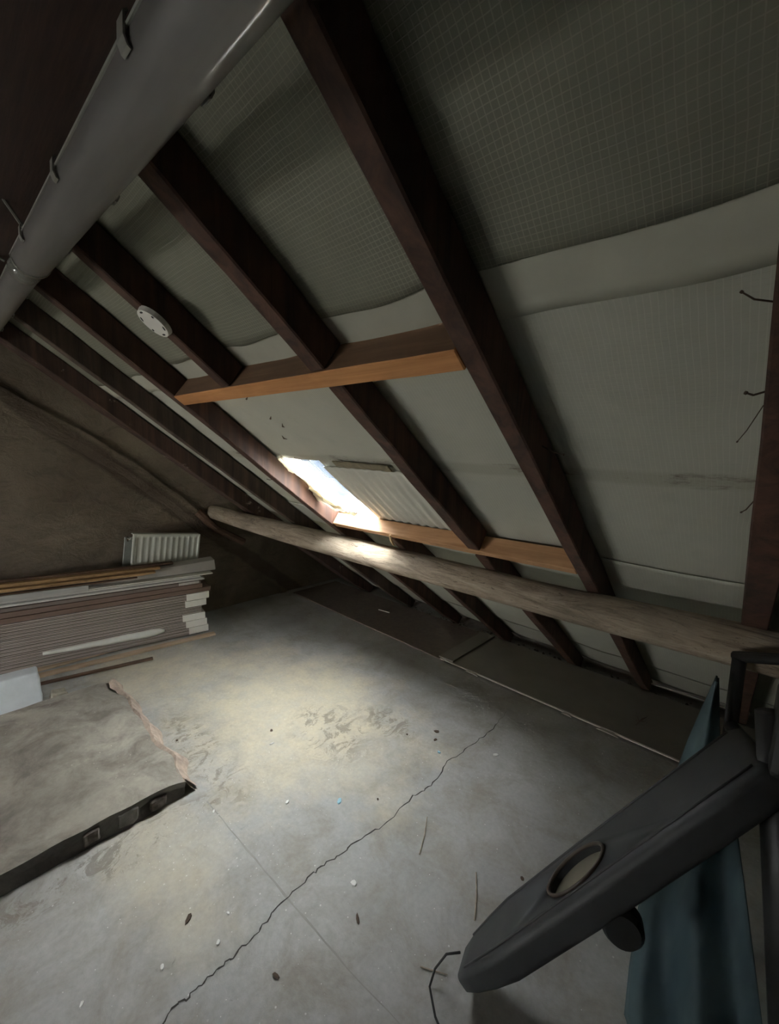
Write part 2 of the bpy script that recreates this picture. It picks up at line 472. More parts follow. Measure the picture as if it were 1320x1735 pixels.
o = link('floor', bm, mats=[M['floor'], M['crack'], M['joint']]); tag(o, kind='structure')

# gable wall
bm = bmesh.new()
zr = SR * ST
g1 = [(XW, -4.2, -.1), (XW, 3.3, -.1), (XW, 3.3, .05), (XW, YR, zr + .1), (XW, -4.2, .05)]
vs0 = [bm.verts.new(p) for p in g1]; vs1 = [bm.verts.new((p[0] - .2, p[1], p[2])) for p in g1]
bm.faces.new(vs0); bm.faces.new(vs1[::-1])
for i in range(5):
    j = (i + 1) % 5; bm.faces.new((vs0[j], vs0[i], vs1[i], vs1[j]))
bmesh.ops.triangulate(bm, faces=[f for f in bm.faces if len(f.verts) > 4])
for _ in range(5): bmesh.ops.subdivide_edges(bm, edges=[e for e in bm.edges if e.calc_length() > .12], cuts=1, use_grid_fill=True)
for v in bm.verts:
    if abs(v.co.x - XW) < 1e-4:
        v.co.x += .014 * noise.noise(v.co * 3.0) + .008 * noise.noise(v.co * 11)
o = link('wall_left', bm, M['wall'], smooth=True); tag(o, kind='structure')
bm = bmesh.new(); box(bm, (XB, -4.2, -.1), (XB + .15, 3.35, 3.0))
o = link('wall_right', bm, M['wall']); tag(o, kind='structure')
# ledge of the old roof line on the gable
bm = bmesh.new()
L = [(.05, 2.02), (.32, 1.83), (.77, 1.56), (1.05, 1.36), (1.38, 1.08), (1.65, .82), (1.95, .55), (2.2, .30), (2.45, .06)]
prev = None
for i, (y, z) in enumerate(L):
    j = random.uniform(-.012, .012)
    t = .022 + random.uniform(-.006, .01)
    ring = [bm.verts.new(p) for p in ((XW - .03, y, z + j), (XW + t, y, z + j), (XW + t * .9, y - .05, z + j - .06), (XW + .002, y - .085, z + j - .10), (XW - .03, y - .085, z + j - .10))]
    if prev:
        for k in range(5): bm.faces.new((prev[k], prev[(k + 1) % 5], ring[(k + 1) % 5], ring[k]))
    else: bm.faces.new(ring)
    prev = ring
bm.faces.new(prev)
bmesh.ops.subdivide_edges(bm, edges=list(bm.edges), cuts=2, use_grid_fill=True); rough(bm, .008, 9)
o = link('trim_1', bm, M['wall'], smooth=False); tag(o, kind='structure')

# roof boarding above the membrane, both slopes, with an opening for the roof window
WX0, WX1, WS0, WS1 = -2.03, -1.50, 1.86, 2.80
bm = bmesh.new()
def rbox(x0, x1, s0, s1, o0=-.035, o1=-.075, mi=0):
    hexa(bm, [rp(x0, s0, o0), rp(x1, s0, o0), rp(x1, s1, o0), rp(x0, s1, o0), rp(x0, s0, o1), rp(x1, s0, o1), rp(x1, s1, o1), rp(x0, s1, o1)], mi=mi)
rbox(XW - .2, WX0, -.1, SR); rbox(WX1, XB + .15, -.1, SR); rbox(WX0, WX1, -.1, WS0); rbox(WX0, WX1, WS1, SR)
def rq(X, s, off):     # opposite slope
    p = rp(X, s, off); return Vector((p.x, 2 * YR - p.y, p.z))
x0, x1 = XW - .2, XB + .15
VX0, VX1, VS0, VS1 = -3.05, -1.65, .9, 1.4  # opening for the added, unseen window
def qbox(bm, x0, x1, s0, s1, o0, o1): hexa(bm, [rq(x0, s0, o0), rq(x1, s0, o0), rq(x1, s1, o0), rq(x0, s1, o0), rq(x0, s0, o1), rq(x1, s0, o1), rq(x1, s1, o1), rq(x0, s1, o1)])
qbox(bm, x0, VX0, -.1, SR, 0, -.075); qbox(bm, VX1, x1, -.1, SR, 0, -.075); qbox(bm, VX0, VX1, -.1, VS0, 0, -.075); qbox(bm, VX0, VX1, VS1, SR, 0, -.075)
o = link('ceiling', bm, M['slab']); tag(o, kind='structure')

# roof window: frame, sash bar and glass
win = bpy.data.objects.new('window_1', None); COL.objects.link(win); tag(win, kind='structure')
bm = bmesh.new()
def fb(x0, x1, s0, s1, o0, o1):
    hexa(bm, [rp(x0, s0, o0), rp(x1, s0, o0), rp(x1, s1, o0), rp(x0, s1, o0), rp(x0, s0, o1), rp(x1, s0, o1), rp(x1, s1, o1), rp(x0, s1, o1)])
fb(WX0, WX0 + .035, WS0, WS1, -.02, -.095); fb(WX1 - .035, WX1, WS0, WS1, -.02, -.095)
fb(WX0, WX1, WS0, WS0 + .035, -.021, -.094); fb(WX0, WX1, WS1 - .035, WS1, -.021, -.094)
link('window_frame', bm, M['frame'], win)
bm = bmesh.new(); fb(WX0 + .03, WX1 - .03, WS0 + .03, WS1 - .03, -.083, -.087)
link('glass_pane', bm, M['glass'], win)
bm = bmesh.new(); fb(-1.883, -1.877, 2.14, WS1 - .035, -.078, -.083); fb(-1.883, -1.84, 2.134, 2.141, -.078, -.083)
link('glazing_gasket', bm, M['slot'], win)

added_win = bpy.data.objects.new('added_window', None); COL.objects.link(added_win); tag(added_win, kind='structure')  # unseen roof window, added to hold the fill lamp
bm = bmesh.new()
qbox(bm, VX0, VX0 + .04, VS0, VS1, .02, -.10); qbox(bm, VX1 - .04, VX1, VS0, VS1, .02, -.10); qbox(bm, VX0, VX1, VS0, VS0 + .04, .019, -.099); qbox(bm, VX0, VX1, VS1 - .04, VS1, .019, -.099)
link('window_frame', bm, M['frame'], added_win)
bm = bmesh.new(); qbox(bm, VX0 + .03, VX1 - .03, VS0 + .03, VS1 - .03, -.088, -.092)
link('glass_pane', bm, M['glass'], added_win)

# ------------------------------------------------------------------ membrane sheets (local frame: X along roof, Y up the slope, Z into the room)
MROOF = Matrix(((1, 0, 0, 0), (0, -CT, -ST, YE), (0, ST, -CT, 0), (0, 0, 0, 1)))
RX = [(-3.20, -3.04), (-2.53, -2.475), (-1.985, -1.93), (-1.485, -1.43), (-.965, -.905), (-.497, -.447), (-.032, .03), (.45, .51), (.95, 1.01)]
def bulge(X):
    for i in range(len(RX) - 1):
        a, b2 = RX[i][1], RX[i + 1][0]
        if a < X < b2: return math.sin(PI * (X - a) / (b2 - a))
    return 0.0
def sheet(name, x0, x1, s0, s1, z0, mat, holes=(), amp=.005, lip=None, step=.03, thick=.0015, slope_up=0.0):
    bm = bmesh.new()
    nx = int((x1 - x0) / step); ns = int((s1 - s0) / step)
    grid = []
    for i in range(nx + 1):
        row = []
        for j in range(ns + 1):
            X = x0 + (x1 - x0) * i / nx; s = s0 + (s1 - s0) * j / ns
            bgl = bulge(X)
            z = z0 + amp * bgl * (1 + .8 * noise.noise(Vector((X * 2.2, s * 1.6, 3)))) + .003 * noise.noise(Vector((X * 9, s * 7, 1)))
            ss = s
            if lip and j < 6:
                k = (6 - j) / 6
                z += lip * k * k * bgl * (1 + .6 * noise.noise(Vector((X * 3, 0, 8))))
                if j == 0: ss += .012 * noise.noise(Vector((X * 5, 2, 2)))
            row.append(bm.verts.new((X, ss, z)))
        grid.append(row)
    for i in range(nx):
        for j in range(ns):
            X = x0 + (x1 - x0) * (i + .5) / nx; s = s0 + (s1 - s0) * (j + .5) / ns
            if any(h[0] < X < h[1] and h[2] < s < h[3] for h in holes): continue
            bm.faces.new((grid[i][j], grid[i + 1][j], grid[i + 1][j + 1], grid[i][j + 1]))
    bmesh.ops.delete(bm, geom=[v for v in bm.verts if not v.link_faces], context='VERTS')
    o = link(name, bm, mat, smooth=True)
    o.matrix_world = MROOF
    md = o.modifiers.new('thickness', 'SOLIDIFY'); md.thickness = thick
    return o
HX0, HX1, HS0, HS1 = -1.93, -1.59, 1.93, 2.44
o = sheet('roof_membrane', XW + .012, XB - .01, .12, 3.12, 0.002, M['mem_low'], holes=[(HX0, HX1 + .005, HS0 - .01, HS1)], step=.0305)
tag(o, 'pale grey-green lower roof membrane with a cut-out around the roof window', 'roof membrane')
o = sheet('roof_membrane', XW + .012, XB - .01, 3.095, SR - .02, 0.008, M['mem_up'], lip=.010)
tag(o, 'darker roof membrane with a woven grid, upper sheet hanging over the pale one', 'roof membrane')
o = sheet('membrane_lap', XW + .012, XB - .01, 2.985, 3.13, 0.0055, M['mem_band'], lip=.004, step=.024)
tag(o, 'smooth pale overlap strip running along under the gridded membrane', 'overlap strip')
o = sheet('membrane_lap', XW + .012, XB - .01, .5, 1.925, 0.0075, M['mem_low'], lip=.002, step=.03)
tag(o, 'pale membrane strip along the lower roof, its edge level with the lower trimmer', 'overlap strip')

# rippled white sheet beside the window
bm = bmesh.new()
nx, ns = 90, 20
g = []
for i in range(nx + 1):
    row = []
    for j in range(ns + 1):
        u = i / nx; t = j / ns
        X = -1.585 + u * (.63 - .03 * t); s = 1.935 + t * .48 + (.004 * math.sin(u * 40) if j == 0 else 0)
        fan = u + .06 * (1 - t)
        z = .018 + .007 * math.sin(fan * 2 * PI * 11 + .8 * math.sin(t * 3)) * (0.35 + .65 * u) * min(1, 1.4 - t * .9)
        row.append(bm.verts.new((X, s, z)))
    g.append(row)
for i in range(nx):
    for j in range(ns): bm.faces.new((g[i][j], g[i + 1][j], g[i + 1][j + 1], g[i][j + 1]))
rip = link('rippled_sheet', bm, M['ripple'], smooth=True); rip.matrix_world = MROOF
rip.modifiers.new('thickness', 'SOLIDIFY').thickness = .0015
tag(rip, 'white rippled sheet stapled beside the roof window', 'sheet')
bm = bmesh.new()
pts = [(-1.46 + .33 * k / 12, 2.452 - .010 * k / 12 + .003 * math.sin(k * 2.1)) for k in range(13)]
prev = None
for k, (X, s) in enumerate(pts):
    ring = [bm.verts.new(p) for p in ((X, s - .016, .026), (X, s + .018 + .002 * math.sin(k * 1.7), .024), (X, s + .018, .019), (X, s - .016, .019))]
    if prev:
        for q in range(4): bm.faces.new((prev[q], prev[(q + 1) % 4], ring[(q + 1) % 4], ring[q]))
    else: bm.faces.new(ring)
    prev = ring
bm.faces.new(prev)
link('tape_strip', bm, M['tape'], rip)

# torn white membrane lumps down the left side and foot of the window opening
def torn(name, path, w0, label, cat, turns=1.0, seed=0):
    bm = bmesh.new(); rr = random.Random(seed)
    n = 46; rows = []
    for i in range(n + 1):
        t = i / n * (len(path) - 1); k = min(int(t), len(path) - 2); f = t - k
        p = Vector(path[k]).lerp(Vector(path[k + 1]), f * f * (3 - 2 * f))
        row = []
        for j in range(9):
            a = j / 8 - .5
            fold = .010 * math.sin(a * 17 + t * 2.2 * turns) + .008 * noise.noise(Vector((t * 1.5, a * 3, seed)))
            ww = w0 * (1 + .45 * noise.noise(Vector((t * 1.3, seed * 3.1, 0))))
            X = p.x + a * ww + .007 * noise.noise(Vector((t * 4, a * 2, seed + 5)))
            row.append(bm.verts.new((X, p.y + a * ww * .35 + .006 * noise.noise(Vector((t * 6, a, 9))), p.z + fold + abs(a) * .02)))
        rows.append(row)
    for i in range(n):
        for j in range(8): bm.faces.new((rows[i][j], rows[i + 1][j], rows[i + 1][j + 1], rows[i][j + 1]))
    o = link(name, bm, M['tear'], smooth=True); o.matrix_world = MROOF
    o.modifiers.new('thickness', 'SOLIDIFY').thickness = .003
    tag(o, label, cat)
    return o
torn('torn_membrane', [(-1.905, 2.46, .006), (-1.90, 2.36, .012), (-1.915, 2.26, .0), (-1.905, 2.16, .012), (-1.86, 2.09, .02), (-1.80, 2.02, .012)], .075,
     'crumpled torn white membrane edge down the left side of the window opening', 'torn membrane', seed=1)
torn('torn_membrane', [(-1.93, 2.20, .02), (-1.90, 2.10, .03), (-1.86, 2.02, .03), (-1.79, 1.985, .022), (-1.70, 1.975, .02)], .055,
     'scrap of torn white membrane bunched in the lower left corner of the window opening', 'torn membrane', 2.0, seed=2)

# ------------------------------------------------------------------ rafters
D = .105
def rafter(xa, xb, s0, s1, label, mat=M['rafter'], rgh=.004, seed=0, o1=D):
    bm = slopebox(xa, xb, s0, s1, -.002 + .012, o1, cuts=14, rgh=rgh, bevel=.004, seed=seed)
    # keep clear of the floor
    for v in bm.verts: v.co.z = max(v.co.z, .004)
    o = link('rafter', bm, mat)
    return tag(o, label, 'rafter')
TS0, TS1 = 2.955, 3.01       # upper trimmer
LS0, LS1 = 1.915, 1.965      # lower trimmer
TOP = SR - .03
rafter(-3.20, -3.05, .1, TOP, 'flaking dark rafter hard against the brown gable wall', M['rafter_old'], rgh=.007, seed=1)
rafter(-2.53, -2.475, .1, TOP, 'dark rafter between the gable rafter and the reddish one left of the window', M['rafter_pink2'], rgh=.005, seed=2)
rafter(-1.985, -1.93, .1, TOP, 'dark reddish rafter along the left side of the roof window', M['rafter'], seed=3)
rafter(-1.485, -1.43, TS1 + .001, TOP, 'short dark rafter that carries the white round disc, above the upper trimmer', seed=4)
rafter(-1.485, -1.43, .1, 1.90, 'low dark rafter stub under the log, left of the middle one', seed=5)
rafter(-.965, -.905, TS1 + .001, TOP, 'dark rafter above the middle of the orange upper trimmer', seed=6)
rafter(-.95, -.89, LS1 + .022, TS0 - .001, 'dark rafter between the two trimmers, right of the rippled white sheet', seed=7)
rafter(-.945, -.885, .1, 1.925, 'low dark rafter stub under the log, in line with the middle one', seed=8)
rafter(-.497, -.447, .1, TOP, 'long dark brown rafter at the right ends of both trimmers', seed=9)
rafter(-.032, .035, .1, TOP, 'black-shaded rafter with bent nails at the far right', seed=10)

# trimmers
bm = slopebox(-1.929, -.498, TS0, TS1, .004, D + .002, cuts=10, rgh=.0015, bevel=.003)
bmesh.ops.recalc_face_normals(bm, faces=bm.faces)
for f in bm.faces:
    if f.normal.dot(Vector((0, -CT, ST))) > .8: f.material_index = 1  # upslope face: old brown wood, its shade put into the colour too
o = link('upper_trimmer', bm, mats=[M['trimmer'], M['trimmer_old_shaded']]); tag(o, 'orange pine trimmer set crosswise between rafters above the roof window', 'trimmer beam')
bm = bmesh.new()
hexa(bm, [rp(-1.928, 1.885, D - .008), rp(-.499, 1.945, D - .004), rp(-.499, 1.985, D - .004), rp(-1.928, 1.925, D - .008),
          rp(-1.928, 1.885, .022), rp(-.499, 1.945, .022), rp(-.499, 1.985, .022), rp(-1.928, 1.925, .022)])
bev(bm, .003)
bmesh.ops.subdivide_edges(bm, edges=[e for e in bm.edges if e.calc_length() > .6], cuts=14, use_grid_fill=True); rough(bm, .0015, 7)
o = link('lower_trimmer', bm, M['trimmer_low']); tag(o, 'pale pine trimmer at the foot of the roof window, just above the log', 'trimmer beam')

# hanging splinter on the lower trimmer
bm = bmesh.new()
tube(bm, [rp(-1.43, 1.955, .108), rp(-1.435, 1.925, .122), rp(-1.445, 1.885, .128), rp(-1.455, 1.855, .122)], [.006, .008, .006, .001], 6)
o = link('wood_splinter', bm, M['splinter']); tag(o, 'long pale wood splinter hanging off the lower trimmer over the log', 'splinter')

# ------------------------------------------------------------------ log purlin
bm = bmesh.new()
pts = []; rad = []
n = 110
LOG = [(-3.72, 1.6623, 0.9126, 0.0639), (-3.2, 1.6671, 0.9027, 0.071), (-2.5, 1.6721, 0.8997, 0.0758), (-1.8, 1.6789, 0.9007, 0.0733), (-1.2, 1.6819, 0.9057, 0.071), (-0.6, 1.6789, 0.9135, 0.071), (-0.1, 1.675, 0.9291, 0.0733), (0.4, 1.6671, 0.942, 0.0733), (1.2, 1.6671, 0.9468, 0.0733), (2.65, 1.6671, 0.9468, 0.0733)]
def lerp_tab(T, x):
    for a, b2 in zip(T, T[1:]):
        if a[0] <= x <= b2[0]:
            f = (x - a[0]) / (b2[0] - a[0]); return [p + (q - p) * f for p, q in zip(a, b2)]
    return T[-1]
rings = []
for i in range(n + 1):
    x = -3.72 + (XB + .04 + 3.72) * i / n
    _, y, z, r = lerp_tab(LOG, x)
    ring = []
    for k in range(28):
        a = 2 * PI * k / 28
        d = Vector((0, math.cos(a), math.sin(a)))
        rr = r * (1 + .07 * noise.noise(Vector((x * 1.5, d.y * 1.2, d.z * 1.2))) + .03 * noise.noise(Vector((x * 9, d.y * 4, d.z * 4))))
        p = Vector((x, y, z)) + d * rr
        # flat sawn strip on the lower room-side edge
        q = d.y * -.42 + d.z * -.9
        lim = .88 * r
        e = (p - Vector((x, y, z))).dot(Vector((0, -.42, -.9)))
        if e > lim: p -= Vector((0, -.42, -.9)) * (e - lim)
        ring.append(bm.verts.new(p))
    rings.append(ring)
for i in range(n):
    for k in range(28): bm.faces.new((rings[i][k], rings[i][(k + 1) % 28], rings[i + 1][(k + 1) % 28], rings[i + 1][k]))
bm.faces.new(rings[0][::-1]); bm.faces.new(rings[-1])
o = link('log_purlin', bm, M['log'], smooth=True)
tag(o, 'long round weathered log running under the rafters', 'log')

# timber stub on the gable under the log
bm = bmesh.new()
tube(bm, [(-3.675, 1.52, .93), (-3.615, 1.66, .77), (-3.58, 1.90, .625)], [.040, .038, .032], 8); rough(bm, .008, 12)
o = link('timber_brace', bm, M['plank_dark']); tag(o, 'short slanting timber stub on the gable wall beneath the end of the log', 'brace')

# ridge-side beam above the lamps
bm = bmesh.new(); box(bm, (XW - .02, -.25, 2.032), (XB, .222, 2.16)); bev(bm, .008)
o = link('ridge_beam', bm, M['purlin']); tag(o, 'massive dark beam above the grey tube lights', 'beam')

# ------------------------------------------------------------------ tube lights
def tube_light(c0, c1, r, label, near_end=True, clips=()):
    c0 = Vector(c0); c1 = Vector(c1)
    root = empty('tube_light', label, 'light fitting', c0)
    ax = (c1 - c0).normalized()
    up = Vector((0, 0, 1)); sd = ax.cross(up).normalized(); upv = sd.cross(ax).normalized()
    L = (c1 - c0).length
    def prof(name, t0, t1, mat, a0, a1, rad, seg=26, solid=None, smooth=True):
        bm = bmesh.new(); rings = []
        ts = [t0, t0 + .004, t0 + .03, (t0 + t1) / 2, t1 - .03, t1 - .004, t1]
        for ti, t in enumerate(ts):
            rr = rad * (.93 if ti in (0, len(ts) - 1) else 1)
            ring = []
            for k in range(seg + 1):
                a = a0 + (a1 - a0) * k / seg
                ring.append(bm.verts.new(ax * t + (sd * math.cos(a) + upv * math.sin(a)) * rr))
            rings.append(ring)
        for i in range(len(ts) - 1):
            for k in range(seg): bm.faces.new((rings[i][k], rings[i][k + 1], rings[i + 1][k + 1], rings[i + 1][k]))
            bm.faces.new((rings[i][seg], rings[i][0], rings[i + 1][0], rings[i + 1][seg]))
        bm.faces.new(rings[0]); bm.faces.new(rings[-1][::-1])
        return link(name, bm, mat, root, smooth=False)
    # sd points to +Y or -Y; diffuser is the lower shell, housing the upper one
    d = prof('diffuser', .03, L - .03, M['lamp'], PI * .98, PI * 2.02, r)
    for p in d.data.polygons: p.use_smooth = len(p.vertices) == 4
    prof('housing', .0, L, M['lamp'], 0.02, PI - .02, r * .96)
    # rim rails both sides
    for sgn in (-1, 1):
        bm = bmesh.new(); tube(bm, [ax * .02 + sd * sgn * (r + .001) + upv * .002, ax * (L - .02) + sd * sgn * (r + .001) + upv * .002], .0022, 6)
        link('rim_rail', bm, M['clip'], root)
    for t in clips:
        for sgn in (-1, 1):
            bm = bmesh.new()
            pr = [(r + .001, .016), (r + .005, .012), (r + .0055, -.008), (r + .002, -.016), (r - .0015, -.018)]
            rows = []
            for (q, h) in pr:
                rows.append([bm.verts.new(ax * (t + dt) + sd * sgn * q + upv * h) for dt in (-.010, .010)])
            for a, b2 in zip(rows, rows[1:]): bm.faces.new((a[0], a[1], b2[1], b2[0]))
            c = link('clip', bm, M['clip'], root); c.modifiers.new('thickness', 'SOLIDIFY').thickness = .0022
    # clear end caps with raised rim
    for t, s in ((L - .035, 1),) + (((.035, -1),) if near_end else ()):
        bm = bmesh.new(); rings = []
        for q, rr in ((0, r * 1.03), (.012, r * 1.06), (.024, r * 1.03), (.045, r * .86), (.055, r * .5), (.056, .001)):
            rings.append([bm.verts.new(ax * (t + s * q) + (sd * math.cos(2 * PI * k / 24) + upv * math.sin(2 * PI * k / 24)) * rr) for k in range(24)])
        for a, b2 in zip(rings, rings[1:]):
            for k in range(24): bm.faces.new((a[k], a[(k + 1) % 24], b2[(k + 1) % 24], b2[k]))
        link('end_cap', bm, M['clear'], root, smooth=True)
    return root
C0 = Vector((-.05, .205, 1.885)); C1 = Vector((-1.52, .216, 1.965))
tube_light(C0, C1, .041, 'long grey round tube light nearest the camera, with clips and a clear end cap', True, (.49, .86, 1.24))
tube_light((-1.60, .217, 1.972), (-3.05, .228, 2.02), .036, 'second grey tube light beyond the first, cut by the left edge of the picture', True, (.3, .7, 1.1))
# hangers carrying the lamps
for x in (-.35, -1.35, -1.75, -2.8):
    f = (x + .05) / -1.47; p = C0.lerp(C1, min(f, 1.0)) if x > -1.55 else Vector((x, .22, 1.99))
    bm = bmesh.new(); tube(bm, [(x, p.y - .03, p.z + .03), (x, .15, 2.04)], .004, 6)
    o = link('lamp_hanger', bm, M['clip'])
    tag(o, {-.35: 'thin metal hanger above the near end of the nearest tube light', -1.35: 'thin metal hanger above the far end of the nearest tube light',
            -1.75: 'thin metal hanger above the near end of the second tube light', -2.8: 'thin metal hanger above the far end of the second tube light'}[x], 'hanger', 'hangers of the tube lights')

# ------------------------------------------------------------------ round white disc (alarm base)
disc = empty('alarm_base', 'round white plastic disc fixed under a dark rafter', 'alarm base', rp(-1.44, 3.29, D))
def disc_part(name, mat, r0, off0, off1, parent, cx=0, cs=0, sx=1, ss=1, rot=0, seg=32):
    bm = bmesh.new(); A = []; B = []
    for k in range(seg):
        a = 2 * PI * k / seg; x = r0 * sx * math.cos(a); s = r0 * ss * math.sin(a)
        x, s = x * math.cos(rot) - s * math.sin(rot), x * math.sin(rot) + s * math.cos(rot)
        base = rp(-1.44, 3.29, D)
        A.append(bm.verts.new(rp(-1.44 + cx + x, 3.29 + cs + s, D + off0) - base)); B.append(bm.verts.new(rp(-1.44 + cx + x * .94, 3.29 + cs + s * .94, D + off1) - base))
    for k in range(seg): bm.faces.new((A[k], A[(k + 1) % seg], B[(k + 1) % seg], B[k]))
    bm.faces.new(A[::-1]); bm.faces.new(B)
    return link(name, bm, mat, parent)
disc_part('backplate', M['white'], .052, -.001, .014, disc)
for k in range(6):
    a = k * PI / 3 + .4
    disc_part('slot', M['slot'], .0085 if k % 3 else .004, .0142, .0152, disc, cx=.040 * math.cos(a), cs=.040 * math.sin(a), sx=.35 if k % 3 else 1, ss=1, rot=a, seg=12)

# nails
def nail(a, b2, r, label):
    bm = bmesh.new(); a = Vector(a); b2 = Vector(b2)
    mid = a.lerp(b2, .6) + Vector((0, 0, -.004))
    tube(bm, [a, mid, b2], [r, r, r * .8], 6)
    d = (b2 - mid).normalized(); tube(bm, [b2 - d * .001, b2 + d * .002], r * 1.6, 8)
    o = link('nail', bm, M['nail']); tag(o, label, 'nail')
nail(rp(-.45, 2.64, .05), rp(-.395, 2.62, .062), .0016, 'dark nail sticking out of the long brown rafter, over the pale membrane')
nail(rp(-.031, 2.99, .09), rp(-.062, 3.02, .10), .0012, 'bent nail at the top of the far right rafter')
nail(rp(-.031, 2.83, .09), rp(-.052, 2.84, .10), .0018, 'thick nail in the far right rafter below the bent one')
nail(rp(-.031, 2.80, .09), rp(-.06, 2.72, .098), .0009, 'thin crooked nail hanging from the far right rafter')
nail(rp(-.031, 2.52, .09), rp(-.048, 2.49, .10), .0012, 'small nail low on the far right rafter')
nail(rp(-1.984, 2.38, .10), rp(-2.0, 2.40, .115), .0014, 'tiny nail in the reddish rafter beside the window')
nail(rp(-1.64, 2.46, .02), rp(-1.70, 2.50, .035), .0014, 'thin black nail poking through above the window opening')
for (X, s, a, lab) in ((-1.62, 2.87, .3, 'uppermost'), (-1.60, 2.75, .5, 'second highest'), (-1.57, 2.70, .9, 'third highest'), (-1.66, 2.62, 2.2, 'lowest')):
    bm = bmesh.new(); d = Vector((math.cos(a) * .010, math.sin(a) * .016, 0))
    p = rp(X, s, .012)
    tube(bm, [rp(X - d.x, s - d.y, .010), rp(X, s, .016), rp(X + d.x, s + d.y, .010)], [.001, .004, .001], 6)
    o = link('dirt_lump', bm, M['darkchip']); tag(o, lab + ' of the four small dark scraps stuck to the membrane above the window', 'scrap', 'dark scraps stuck on the membrane')
for (X, s, lab) in ((-1.04, 2.33, 'black tack strip on the rippled sheet near the rafter'), (-.985, 2.14, 'small black tack low on the rippled sheet')):
    bm = bmesh.new(); hexa(bm, [rp(X - .022, s - .006, .03), rp(X + .022, s - .004, .03), rp(X + .022, s + .006, .03), rp(X - .022, s + .004, .03),
                                rp(X - .022, s - .006, .022), rp(X + .022, s - .004, .022), rp(X + .022, s + .006, .022), rp(X - .022, s + .004, .022)])
    o = link('tack_strip', bm, M['slot']); tag(o, lab, 'tack')

# ------------------------------------------------------------------ raised slab on the floor
hearth = empty('raised_slab', 'raised old concrete slab with a broken edge at the lower left', 'concrete slab', (-2.3, .0, 0))
bm = bmesh.new()
X0, X1 = -2.86, -1.71
nx, ny = 44, 52
def ytop(X): return .63 + .02 * noise.noise(Vector((X * 6, 0, 0))) - .03 * max(0, (X + 1.9))
top = []
for i in range(nx + 1):
    row = []
    X = X0 + (X1 - X0) * i / nx
    for j in range(ny + 1):
        y1 = ytop(X); y = -1.6 + (y1 + 1.6) * (j / ny) ** .8
        z = .088 + .012 * noise.noise(Vector((X * 2.2, y * 2.2, 4))) + .004 * noise.noise(Vector((X * 11, y * 11, 4)))
        e = max(0, y - (y1 - .10)) / .10
        z -= .022 * e * e
        z -= .03 * max(0, (-2.6 - X) / .26)
        xx = X + (.010 * noise.noise(Vector((y * 8, 3, 0))) if i == nx else 0)
        row.append(bm.verts.new((xx + 2.3, y, z)))
    top.append(row)
for i in range(nx):
    for j in range(ny): bm.faces.new((top[i][j], top[i + 1][j], top[i + 1][j + 1], top[i][j + 1])).material_index = 0
# sides down to floor
def skirt(vs, dx, dy, mi):
    low = []
    for q, v in enumerate(vs):
        mid = v.co + Vector((dx * .3 - dx * .9 * noise.noise(v.co * 9), dy * .4, -v.co.z * .5))
        low.append((bm.verts.new(mid), bm.verts.new(Vector((v.co.x + dx * (.4 + .6 * noise.noise(v.co * 5)), v.co.y + dy * (.9 + .5 * noise.noise(v.co * 7)), .001)))))
    for a in range(len(vs) - 1):
        bm.faces.new((vs[a], vs[a + 1], low[a + 1][0], low[a][0])).material_index = mi
        bm.faces.new((low[a][0], low[a + 1][0], low[a + 1][1], low[a][1])).material_index = mi
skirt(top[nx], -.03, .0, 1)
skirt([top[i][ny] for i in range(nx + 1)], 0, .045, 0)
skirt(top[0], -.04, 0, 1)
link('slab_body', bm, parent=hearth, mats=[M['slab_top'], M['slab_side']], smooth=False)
# crumbling mortar ridge on the right-hand side
bm = bmesh.new(); prev = None
for i in range(40):
    X = -2.84 + 1.12 * i / 39; y = ytop(X) + .008 + .022 * noise.noise(Vector((X * 7, 1, 1)))
    hgt = (.072 + .012 * noise.noise(Vector((X * 12, 5, 1)))); w = .05 + .02 * noise.noise(Vector((X * 6, 8, 2)))
    ring = [bm.verts.new(Vector((X + 2.3, y - w * .55, hgt - .01)) ), bm.verts.new((X + 2.3, y - w * .1, hgt)), bm.verts.new((X + 2.3, y + w * .35, hgt * .62)), bm.verts.new((X + 2.3, y + w * .9, .002))]
    if prev:
        for k in range(3): bm.faces.new((prev[k], prev[k + 1], ring[k + 1], ring[k]))
    prev = ring
rough(bm, .006, 22)
o = link('mortar_ridge', bm, M['ridge'], hearth); o['label'] = 'crumbling pinkish mortar ridge'
M['stone'].node_tree.nodes['Principled BSDF'].inputs['Roughness'].default_value = .95
# grey brick ends showing in the broken edge
for (y, w, h) in ((.40, .07, .055), (.51, .06, .04), (.28, .05, .05)):
    bm = bmesh.new(); box(bm, (-1.72 + 2.3, y - w / 2, .015), (-1.704 + 2.3, y + w / 2, .02 + h)); bev(bm, .005); bmesh.ops.subdivide_edges(bm, edges=list(bm.edges), cuts=3, use_grid_fill=True); rough(bm, .007, 34)
    link('brick_end', bm, M['brick_grey'] if y == .40 else M['rubble'], hearth)

